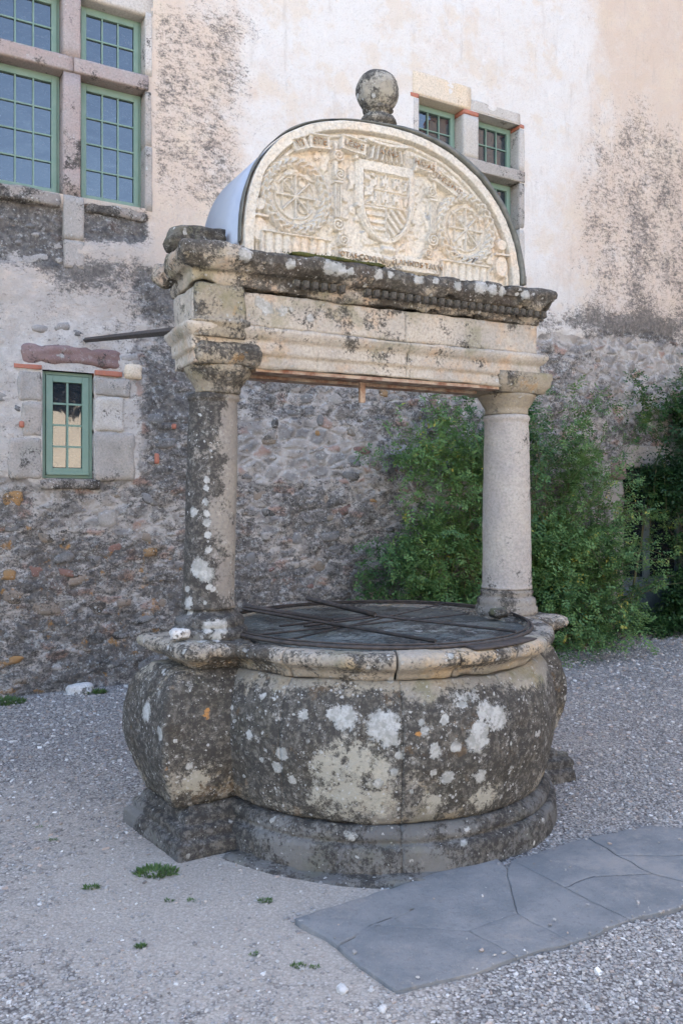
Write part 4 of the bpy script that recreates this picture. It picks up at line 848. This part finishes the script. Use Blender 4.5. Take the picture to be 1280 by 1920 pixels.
# sheet-metal cover bent over the back of the gable
def sheet(y0, y1, grow, th):
    xs = np.linspace(-TX-grow, TX+grow, 90); xs = np.sin(xs/(TX+grow)*math.pi/2)*(TX+grow)
    vs = []
    for x_ in xs:
        for (yy, g2) in ((y0, 0), (y1, 0), (y1, th), (y0, th)):
            zt = arch(np.array([x_*(TX+grow-1e-4)/(TX+grow)]), grow)[0]
            fl = .0 if yy == y0 else (-.035*ss(-.45, -.82, x_))         # left skirt kicks outward at the back
            vs.append((x_*(1+g2/(TX+grow))+fl, yy, TB-.01+zt+g2*np.clip(zt/.3, 0, 1)))
    f = gridq(90, 4, False, True).tolist(); f += [[0, 1, 2, 3], [356+3, 356+2, 356+1, 356]]
    return np.array(vs), f
sm = mesh('cover', *sheet(-.155, .34, .008, .004)); so_ = wobj('metal_cover', sheet(-.150, .34, .008, .004), 'tin')
def lip():
    xs = np.sin(np.linspace(-math.pi/2, math.pi/2, 100))*(TX+.012); vs = []
    for x_ in xs:
        zt = arch(np.array([x_*.9999]), .012)[0]; w = .004+.020*ss(-.3, .5, x_); n_ = np.array([x_*1.0, zt*1.1]); n_ /= np.linalg.norm(n_)
        for yy, k_ in ((-.19-.02*ss(-.3, .5, x_), 0), (-.145, 0), (-.145, 1), (-.19-.02*ss(-.3, .5, x_), 1)): vs.append((x_+n_[0]*w*k_, yy+.0, TB+.0+zt+n_[1]*w*k_))
    v = np.array(vs); f = gridq(100, 4, False, True); v = rough_up(v, f, [(.004, 9, 3)]); f = f.tolist()+[[0, 1, 2, 3], [399, 398, 397, 396]]
    return v, f
wobj('cover_edge', lip(), 'lead')
# finial
fb = lathe([(.01, 3.50), (.125, 3.50), (.12, 3.545), (.10, 3.57), (.082, 3.585), (.078, 3.61), (.098, 3.63), (.086, 3.655), (.060, 3.665), (.058, 3.68), (.084, 3.70), (.07, 3.715), (.01, 3.72)], (.015, 0), 48, amps=CB)
wobj('finial_base', fb, 'ball', dark=.02)
pr = [(.01, 3.705)]+[(.116*math.cos(a_), 3.800+.116*math.sin(a_)) for a_ in np.radians(np.linspace(-60, 88, 24))]+[(.01, 3.917)]
bl_, bf_ = lathe(pr, (0, 0), 64, amps=[(.005, 7, 2), (.003, 22, 4)])
t_ = np.arctan2(bl_[:, 1], bl_[:, 0]); lowf = ss(3.82, 3.78, bl_[:, 2]); k8 = np.cos(((t_ + math.pi/8) % (math.pi/4))-math.pi/8); bl_[:, :2] *= (1-lowf*.9*(1-np.minimum(1, .93/k8)))[:, None]; bl_[:, 0] += .015
wobj('finial_ball', (bl_, bf_), 'ball', dark=lambda v: .25*ss(3.85, 3.90, v[:, 2])-.06)
# moss along the foot of the gable
def moss():
    vs = []; n = 900; x_ = rng.normal(-.33, .12, n); y_ = -.225+rng.normal(0, .018, n); vs = []; F = []
    for i in range(n):
        a_ = rng.uniform(0, 6.28); l = rng.uniform(.004, .010); b_ = np.array([x_[i], y_[i], 2.792+rng.normal(0, .003)]); d = np.array([math.cos(a_), math.sin(a_), 0])*.004; t = b_+np.array([rng.normal(0, .004), rng.normal(-.002, .004), l])
        vs += [b_-d, b_+d, t]; F.append([3*i, 3*i+1, 3*i+2])
    v1, f1 = rock(.26, .03, .008, .008, 12, .006, 20, 5, (-.33, -.222, 2.794)); return merge([(np.array(vs), F), (v1, f1)])
mo = wobj('moss', moss(), 'mossy'); mo['kind'] = 'stuff'
# loose rocks, mortar lump
def rockobj(name, dims, loc, rz, mat, seed, label, cat='stone', amp=.28, tilt=0, n=8):
    v, f = blob(*dims, n, amp, seed); v = v+.02*max(dims)*fbm(v, 30, 3, seed)[:, None]
    o = obj(name, mesh(name, v, f, {'dark': np.full(len(v), .05), 'lich': np.full(len(v), -1.5), 'pale': np.full(len(v), -1.5), 'orange': np.full(len(v), -1.5)}), MAT[mat]); o.location = loc; o.rotation_euler = (0, tilt, rz); tag(o, label, cat); return o
def wl_(x, y): c, s = math.cos(WA), math.sin(WA); return (WC[0]+x*c-y*s, WC[1]+x*s+y*c)
p_ = wl_(-.99, .02); rockobj('loose_rock', (.165, .12, .072), (p_[0], p_[1], 2.853), WA+.1, 'rockdark', 3, 'dark mossy rock lying on the left end of the cornice', tilt=-.08)
p_ = wl_(-1.10, -.12); rockobj('loose_rock', (.052, .035, .028), (p_[0], p_[1], .985), .3, 'whitestone', 5, 'white rock resting beside the base of the left column')
rockobj('loose_rock', (.16, .12, .09), (1.20, 4.86, .045), .4, 'rockdark', 8, 'dark boulder on the gravel behind the right side of the basin')
p_ = wl_(.70, -.16); rockobj('loose_rock', (.05, .05, .032), (p_[0], p_[1], .975), .3, 'plinth' if False else 'rockdark', 11, 'small grey rock on the rim left of the right column')
rockobj('loose_rock', (.12, .08, .06), (-2.17, 6.90, .03), .4, 'whitestone', 13, 'white rock at the foot of the castle wall')
for k, (x_, y_, s_) in enumerate([(0.0, 2.702, .018), (.20, 2.78, .012), (.13, 2.60, .014)]):
    rockobj('pebble', (s_*1.3, s_, s_*.7), (x_, y_, .012), rng.uniform(0, 3), 'whitestone', 30+k, ['white pebble just left of the lowest paving slab corner', 'pale pebble on the front paving slab', 'small pale pebble below the paving slab corner'][k], 'pebble', n=4)
# tie bar from the entablature back to the wall
a_ = np.array([*wl_(-1.045, .10), 2.44]); wx, wy = -2.75+.626*.8686, 6.7+.626*.4955; b_ = np.array([wx+.04, wy+.02, 2.965])
v, f = tube([a_, b_], .021, 4); v = v-a_; ti = obj('tie_bar', mesh('tie_bar', v, f, smooth=False), MAT['iron'], None, tuple(a_)); tag(ti, 'flat dark iron bar tying the entablature to the castle wall', 'iron bar')

# grille over the water
gr = empty('well_grille', (WC[0], WC[1], .958), WA); tag(gr, 'rusty round iron grille with wire netting laid over the basin', 'grille')
def ringpts(r, z=0, n=90, wob=.004): return [(r*math.cos(t)+wob*math.sin(3*t), r*math.sin(t)+wob*math.cos(2*t), z+.004*math.sin(2*t+1)) for t in np.linspace(0, 2*math.pi, n)]
obj('ring', mesh('ring', *tube(ringpts(.825), .0095, 6)), MAT['iron'], gr); obj('ring', mesh('ring', *tube(ringpts(.808, .012), .005, 5)), MAT['iron'], gr)
def bar(p, q_, r=.007, z=(.012, .012), k=4):
    obj('bar', mesh('bar', *tube([(p[0], p[1], z[0]), (q_[0], q_[1], z[1])], r, k)), MAT['iron'], gr)
bar((-.52, .64), (-.133, -.80), .009, (.02, .02)); bar((-.50, .64), (-.30, -.10), .014, (.035, .03)); bar((-.037, .80), (.013, .02), .015, (.038, .03)); bar((.013, .08), (.362, -.735), .007, (.02, .02)); bar((-.45, -.08), (.04, .06), .006); bar((-.56, -.02), (.02, .10), .006)
bar((-.79, -.20), (.59, -.03), .005, (.006, .006)); bar((-.70, -.42), (.70, .40), .0045, (.008, .008))
obj('plate', mesh('plate', *merge([rev_block([(.80, -.014), (.915, -.014), (.915, -.004), (.80, -.004)], -90, -62, .03, [(.002, 6, 1)])])), MAT['iron'], gr)
def netting():
    pts = []; F = []; st = .042; R0 = .815; o = 0; V = []
    for sgn in (1, -1):
        for c in np.arange(-R0*1.0, R0*1.0, st):
            L = math.sqrt(max(R0*R0-c*c, 0)); n = max(3, int(2*L/.08)); s_ = np.linspace(-L, L, n)
            x_ = (s_+c*sgn)/math.sqrt(2); y_ = (s_*sgn-c)/math.sqrt(2); rr = np.hypot(x_, y_); z_ = -.025*(1-(rr/R0)**2)-.02*np.exp(-((x_-.35)**2+(y_+.25)**2)/.03)
            z_ = z_+.004*np.sin(x_*13+y_*9)
            d = np.array([1, sgn, 0])/math.sqrt(2); pr_ = np.array([-d[1], d[0], 0])*.0007
            P0 = np.stack([x_, y_, z_], -1)
            V.append(np.stack([P0+pr_, P0-pr_, P0+np.array([0, 0, .001])], 1).reshape(-1, 3)); q_ = gridq(n, 3, False, True)+o; F.append(q_); o += n*3
    return np.concatenate(V), np.concatenate(F)
nt = obj('wire_netting', mesh('wire_netting', *netting()), simple('zinc_wire', (.05, .055, .055), .5, .5), gr); nt['kind'] = 'stuff'

# ------------------------------------------------------------------ vegetation
def leaves(C_, D_, L, W, up, tint, fold=.25):
    """diamond leaves at C_, pointing along D_, blade normal near `up`"""
    n = len(C_); D_ = D_/np.linalg.norm(D_, axis=1, keepdims=True); s = np.cross(D_, up); s /= np.linalg.norm(s, axis=1, keepdims=True)+1e-9; nn = np.cross(s, D_)
    L = np.asarray(L)[:, None]; W = np.asarray(W)[:, None]
    v = np.stack([C_, C_+D_*L*.45+s*W*.5+nn*W*fold, C_+D_*L, C_+D_*L*.45-s*W*.5+nn*W*fold], 1).reshape(-1, 3)
    i = np.arange(n)*4; f = np.concatenate([np.stack([i, i+1, i+2], -1), np.stack([i, i+2, i+3], -1)])
    return v, f, np.repeat(tint, 4)
def unit(n): a = rng.normal(size=(n, 3)); return a/np.linalg.norm(a, axis=1, keepdims=True)
def cane_pts(x0, y0, z0, x1, y1, z1, droop, n=14, wob=.05):
    t = np.linspace(0, 1, n)[:, None]; p = (1-t)*np.array([x0, y0, z0])+t*np.array([x1, y1, z1]); p[:, 2] += droop*np.sin(t[:, 0]*math.pi)**1.0
    p += wob*np.c_[fbm(np.c_[t*3, t*0+x0*9, t*0+y0], 1, 2, 3), fbm(np.c_[t*3, t*0+x0*7, t*0+y1*5], 1, 2, 8), fbm(np.c_[t*3, t*0+z1*7, t*0], 1, 2, 9)]*np.sin(t*math.pi)
    return p
def sprigs(P, Dr, leaflets=7, L=.034, tintf=None, W=.55):
    """compound leaves: a rachis at P along Dr carrying paired leaflets"""
    Cs, Ds, Ls, Ts, Us = [], [], [], [], []; n = len(P); Dr = Dr/np.linalg.norm(Dr, axis=1, keepdims=True)
    up = np.array([0, -.35, 1.0])+rng.normal(0, .45, (n, 3)); s = np.cross(Dr, up); s /= np.linalg.norm(s, axis=1, keepdims=True)+1e-9
    base_t = rng.random(n)*.85 if tintf is None else tintf; ln = L*rng.uniform(.7, 1.25, n)
    for k in range(leaflets):
        if k == leaflets-1: c = P+Dr*(ln*2.6)[:, None]; d = Dr+0
        else:
            sd = 1 if k % 2 else -1; c = P+Dr*(ln*(.6+.85*(k//2)))[:, None]; d = Dr*.45+s*sd
        Cs.append(c); Ds.append(d+rng.normal(0, .15, (n, 3))); Ls.append(ln*rng.uniform(.8, 1.1, n)); Us.append(up); Ts.append(np.clip(base_t+rng.normal(0, .08, n), 0, 1))
    Cs, Ds, Us = map(np.concatenate, (Cs, Ds, Us)); Ls, Ts = map(np.concatenate, (Ls, Ts))
    return leaves(Cs, Ds, Ls, Ls*W, Us, Ts)
bush = empty('rose_bush', (-2.75+5*.8686, 6.7+5*.4955, 0), R(29.7)); tag(bush, 'large untidy green rose bush with arching canes growing against the castle wall', 'shrub')
def env(u): return np.interp(u, [3.3, 3.6, 4.2, 4.9, 5.6, 6.2, 6.7, 7.1], [1.5, 2.25, 2.72, 2.80, 2.75, 2.55, 1.9, 1.2])
canes = []; P_, D_ = [], []
for k in range(95):
    u0 = rng.uniform(4.2, 6.5); u1 = np.clip(u0+rng.normal(0, .8), 3.4, 7.2); y0 = -rng.uniform(.12, .6); h = env(u1)*rng.uniform(.55, 1.03); y1 = -rng.uniform(.08, 1.0)
    c = cane_pts(u0-5, y0, 0, u1-5, y1, h*rng.uniform(.7, 1), h*.15+rng.uniform(0, .25)); canes.append((c, rng.uniform(.004, .008)))
    for t in rng.uniform(.25, 1, 26):
        i_ = min(int(t*13), 12); a_ = c[i_]+(c[i_+1]-c[i_])*(t*13-i_) if i_ < 13 else c[-1]; P_.append(a_); D_.append(unit(1)[0]+np.array([0, -.35, .1]))
# long whippy shoots
for (u0, y0, z0, u1, y1, z1, dr) in [(6.2, -.5, 1.5, 7.65, -.5, 1.30, .10), (6.3, -.5, 1.9, 7.35, -.35, 1.0, .25), (6.4, -.4, 1.3, 7.7, -.45, 1.0, .35), (6.2, -.5, .9, 7.2, -.6, .55, .3), (5.9, -.3, 2.3, 6.9, -.2, 2.75, .1), (6.1, -.3, 2.2, 6.6, -.2, 2.9, .1), (5.8, -.3, 2.2, 6.2, -.2, 3.0, .05), (6.8, -.2, 1.9, 7.15, -.25, 3.2, .0), (6.9, -.2, 2.0, 7.4, -.25, 2.7, .1), (6.3, -.4, 1.9, 7.3, -.3, 1.7, .12), (4.0, -.3, 1.9, 3.2, -.3, 2.05, .05), (4.2, -.3, 2.3, 4.0, -.2, 2.85, .0), (4.6, -.3, 2.4, 4.5, -.2, 2.95, .0), (4.2, -.4, 2.0, 3.35, -.3, 2.35, .1), (5.2, -.6, 1.0, 5.3, -1.2, .25, .3), (5.6, -.6, 1.2, 5.9, -1.25, .2, .3)]:
    c = cane_pts(u0-5, y0, z0, u1-5, y1, z1, dr); canes.append((c, .004))
    for t in rng.uniform(.1, 1, 38):
        i_ = min(int(t*13), 12); P_.append(c[i_]+(c[i_+1]-c[i_])*(t*13-i_)+rng.normal(0, .02, 3)); D_.append(unit(1)[0]+np.array([0, -.3, -.1]))
# body of the bush: sprigs in clumps
n = 32000; u = rng.uniform(3.2, 6.95, n); y = -.06-.75*rng.random(n)**.8; z = rng.uniform(.05, 3.0, n)
cl = fbm(np.c_[u, y, z], 2.4, 3, 101); dens = .34+cl*1.5-.7*ss(.75, 1.05, z/env(u))-.35*ss(6.2, 6.9, u)-.35*ss(3.9, 3.4, u)+.25*ss(1.6, .5, z)
dens -= .9*ss(.9, 1.3, z/env(u)); gap = (u > 5.9) & (z > 1.9); dens -= .35*gap; dens -= .9*ss(6.1, 6.6, u)*ss(.3, .7, z); dens -= .5*((u < 3.75) & (z > 1.2) & (z < 1.75))
kp = rng.random(n) < np.clip(dens, 0, .95); u, y, z = u[kp], y[kp], z[kp]
ex = 1500; u2 = rng.uniform(4.9, 6.3, ex); z2 = rng.random(ex)*1.3+.02; y2 = -.5-(.95-z2*.35)*rng.random(ex); kp = fbm(np.c_[u2, y2, z2], 3, 2, 105) > -.1; u, y, z = np.r_[u, u2[kp]], np.r_[y, y2[kp]], np.r_[z, z2[kp]]
P = np.r_[np.array(P_), np.c_[u-5, y, z]]; D = np.r_[np.array(D_), unit(len(u))+np.array([0, -.4, 0])]
tint = np.clip(.42+.5*fbm(P, 2.0, 2, 111)+rng.normal(0, .12, len(P)), 0, .84); yl = (rng.random(len(P)) < .02) & (P[:, 0] > -.2) & (P[:, 2] < 1.8); tint[yl] = .97
v, f, t = sprigs(P, D, 7, .040, tint)
obj('foliage', mesh('foliage', v, f, {'tint': t}), MAT['leaf'], bush)['kind'] = 'stuff'
v, f = merge([tube(c, r_, 4, r_*.35) for c, r_ in canes]); obj('stem', mesh('stem', v, f), MAT['stem'], bush)['kind'] = 'stuff'

vine = empty('climbing_vine', (-2.75+7.9*.8686, 6.7+7.9*.4955, 0), R(29.7)); tag(vine, 'dark leafy vine hanging over the doorway at the right edge', 'climbing plant')
n = 30000; u = rng.uniform(6.9, 9.4, n); y = -.02-.6*rng.random(n); z = rng.uniform(0, 3.7, n)
cl = fbm(np.c_[u, y, z], 2.2, 3, 121)
up_ = ss(7.15, 7.7, u+.3*cl)*ss(1.62, 1.9, z+.25*cl-.25*ss(7.8, 8.6, u))*ss(2.95+.15, 2.6, z+.3*cl-.15*(u-7.5)); lo_ = ss(7.55, 8.1, u+.3*cl)*ss(1.5, .9, z+.2*cl)+.8*ss(.35, .1, z)*ss(6.9, 7.1, u); rt = ss(8.2, 8.7, u)
dens = np.clip(1.1*up_+lo_*.9+rt, 0, 1)*ss(-.55, .1, cl); kp = rng.random(n) < dens; P = np.c_[u-7.9, y, z][kp]
tn = np.clip(.25+.5*fbm(P, 1.6, 2, 131)+.25*ss(2.2, 2.9, P[:, 2])+rng.normal(0, .12, len(P)), 0, 1)
v, f, t = sprigs(P, unit(len(P))+np.array([0, -.5, -.5]), 5, .052, tn, .62)
P2 = []; D2 = []; vc = []
for (u0, z0, u1, z1, y_) in [(7.5, 2.6, 7.0, 3.15, -.2), (7.6, 2.5, 7.1, 2.9, -.25), (7.9, 2.6, 7.5, 3.0, -.3), (7.6, 2.3, 7.05, 2.55, -.25), (8.3, 2.9, 7.9, 3.3, -.2), (7.4, 2.0, 7.2, 1.1, -.3), (7.45, 2.1, 7.35, 1.25, -.4), (7.7, 1.9, 7.62, .9, -.35), (8.0, 1.8, 7.75, 1.0, -.4)]:
    c = cane_pts(u0-7.9, y_, z0, u1-7.9, y_-.05, z1, .05); vc.append((c, .005))
    for tq in rng.uniform(.1, 1, 34):
        i_ = min(int(tq*13), 12); P2.append(c[i_]+(c[i_+1]-c[i_])*(tq*13-i_)); D2.append(unit(1)[0]+np.array([0, -.3, -.2]))
v2, f2, t2 = sprigs(np.array(P2), np.array(D2), 7, .040, np.clip(rng.normal(.7, .15, len(P2)), 0, 1))
obj('foliage', mesh('foliage', np.r_[v, v2], np.r_[f, f2+len(v)], {'tint': np.r_[t, t2]}), MAT['vine'], vine)['kind'] = 'stuff'
for u0, u1 in ((7.0, 7.7), (8.6, 8.3), (8.8, 8.0)): vc.append((cane_pts(u0-7.9, -.1, 0, u1-7.9, -.2, 2.4, .1, wob=.15), .018))
v, f = merge([tube(c, r_, 5, r_*.5) for c, r_ in vc]); obj('stem', mesh('stem', v, f), MAT['stem'], vine)

# weeds
def tuft(x_, y_, r_, n_, h_, label, seedk):
    r_ *= .8; h_ *= .75
    a_ = rng.uniform(0, 6.28, n_); rr = r_*np.sqrt(rng.random(n_)); C_ = np.c_[rr*np.cos(a_), rr*np.sin(a_)*.6, np.full(n_, -.002)]; D_ = np.c_[np.cos(a_)*.7, np.sin(a_)*.7, np.full(n_, .8)]+rng.normal(0, .35, (n_, 3)); D_[:, 2] = np.abs(D_[:, 2])
    L_ = h_*rng.uniform(.5, 1.3, n_); v, f, t = leaves(C_, D_, L_, L_*.28, np.tile([0, 0, 1.], (n_, 1))+rng.normal(0, .3, (n_, 3)), rng.random(n_)*.85)
    o = obj('weed', mesh('weed', v, f, {'tint': t}), MAT['grass'], None, (x_, y_, float(ground_h(np.array([x_]), np.array([y_]))[0]))); tag(o, label, 'weed', 'weeds growing out of the gravel')
tuft(-.80, 3.58, .11, 420, .035, 'widest green weed at the front corner of the left pedestal', 0)
tuft(-1.033, 3.436, .04, 110, .024, 'weed on the gravel left of the pedestal weed', 1)
tuft(-1.361, 3.923, .025, 50, .018, 'small weed in the gravel further left, level with the plinth corner', 2)
tuft(-1.482, 4.084, .02, 26, .016, 'tiny leftmost weed in the open gravel', 3)
tuft(-.305, 3.322, .035, 110, .020, 'weed in sand below the well footing, left of the paving corner', 4)
tuft(-.687, 3.322, .02, 50, .018, 'small weed in sand below the pedestal weed', 5)
tuft(-.597, 3.322, .02, 40, .016, 'faint small weed right of another below the pedestal', 6)
tuft(-.719, 2.983, .022, 90, .022, 'compact weed near the front left of the courtyard', 7)
tuft(-.306, 2.924, .020, 60, .018, 'small weed left of the pair nearest the paving', 8)
tuft(-.15, 2.857, .030, 90, .018, 'left one of the paired weeds below the paving corner', 9)
tuft(-.091, 2.847, .020, 50, .016, 'right one of the paired weeds below the paving corner', 10)
tuft(-2.75, 6.58, .30, 900, .05, 'low green weeds at the foot of the wall by the left edge', 11)
tuft(-2.05, 6.90, .12, 240, .05, 'green weed beside the white rock at the wall foot', 12)

# ------------------------------------------------------------------ the other sides of the courtyard, seen in the window panes
def block(name, u0, u1, y0, y1, h, mat, label, wins):
    root = empty(name, (-2.75, 6.7, 0), R(29.7)); tag(root, label, 'building')
    obj('wall', mesh('wall', *box(u0, u1, y0, y1, -.2, h), smooth=False), MAT[mat], root)
    cx_, cy_ = (u0+u1)/2, (y0+y1)/2
    if (u1-u0) > (y1-y0): rv = np.array([(u0-.4, y0-.4, h), (u1+.4, y0-.4, h), (u1+.4, cy_, h+1.6), (u0-.4, cy_, h+1.6), (u0-.4, y1+.4, h), (u1+.4, y1+.4, h)])
    else: rv = np.array([(u0-.4, y1+.4, h), (u0-.4, y0-.4, h), (cx_, y0-.4, h+1.6), (cx_, y1+.4, h+1.6), (u1+.4, y1+.4, h), (u1+.4, y0-.4, h)])
    obj('roof', mesh('roof', rv, [[0, 1, 2, 3], [3, 2, 5, 4], [0, 3, 4], [1, 5, 2], [0, 4, 5, 1]], smooth=False), MAT['tile'], root)
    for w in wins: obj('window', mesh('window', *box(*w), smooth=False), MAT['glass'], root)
block('courtyard_range', -14, 13, -23, -17, 5.6, 'opp', 'sunlit beige range across the courtyard, behind the viewer', [(a_, a_+.8, -17, -16.95, 1.2, 2.8) for a_ in (-8, -4, 7)])
block('side_wing', 13.05, 18, -14, 8, 12.5, 'wing', 'tall brown wing closing the courtyard on the right', [(13, 13.05, -4, -3, 5, 6.6), (13, 13.05, -9, -8, 5, 6.6)])
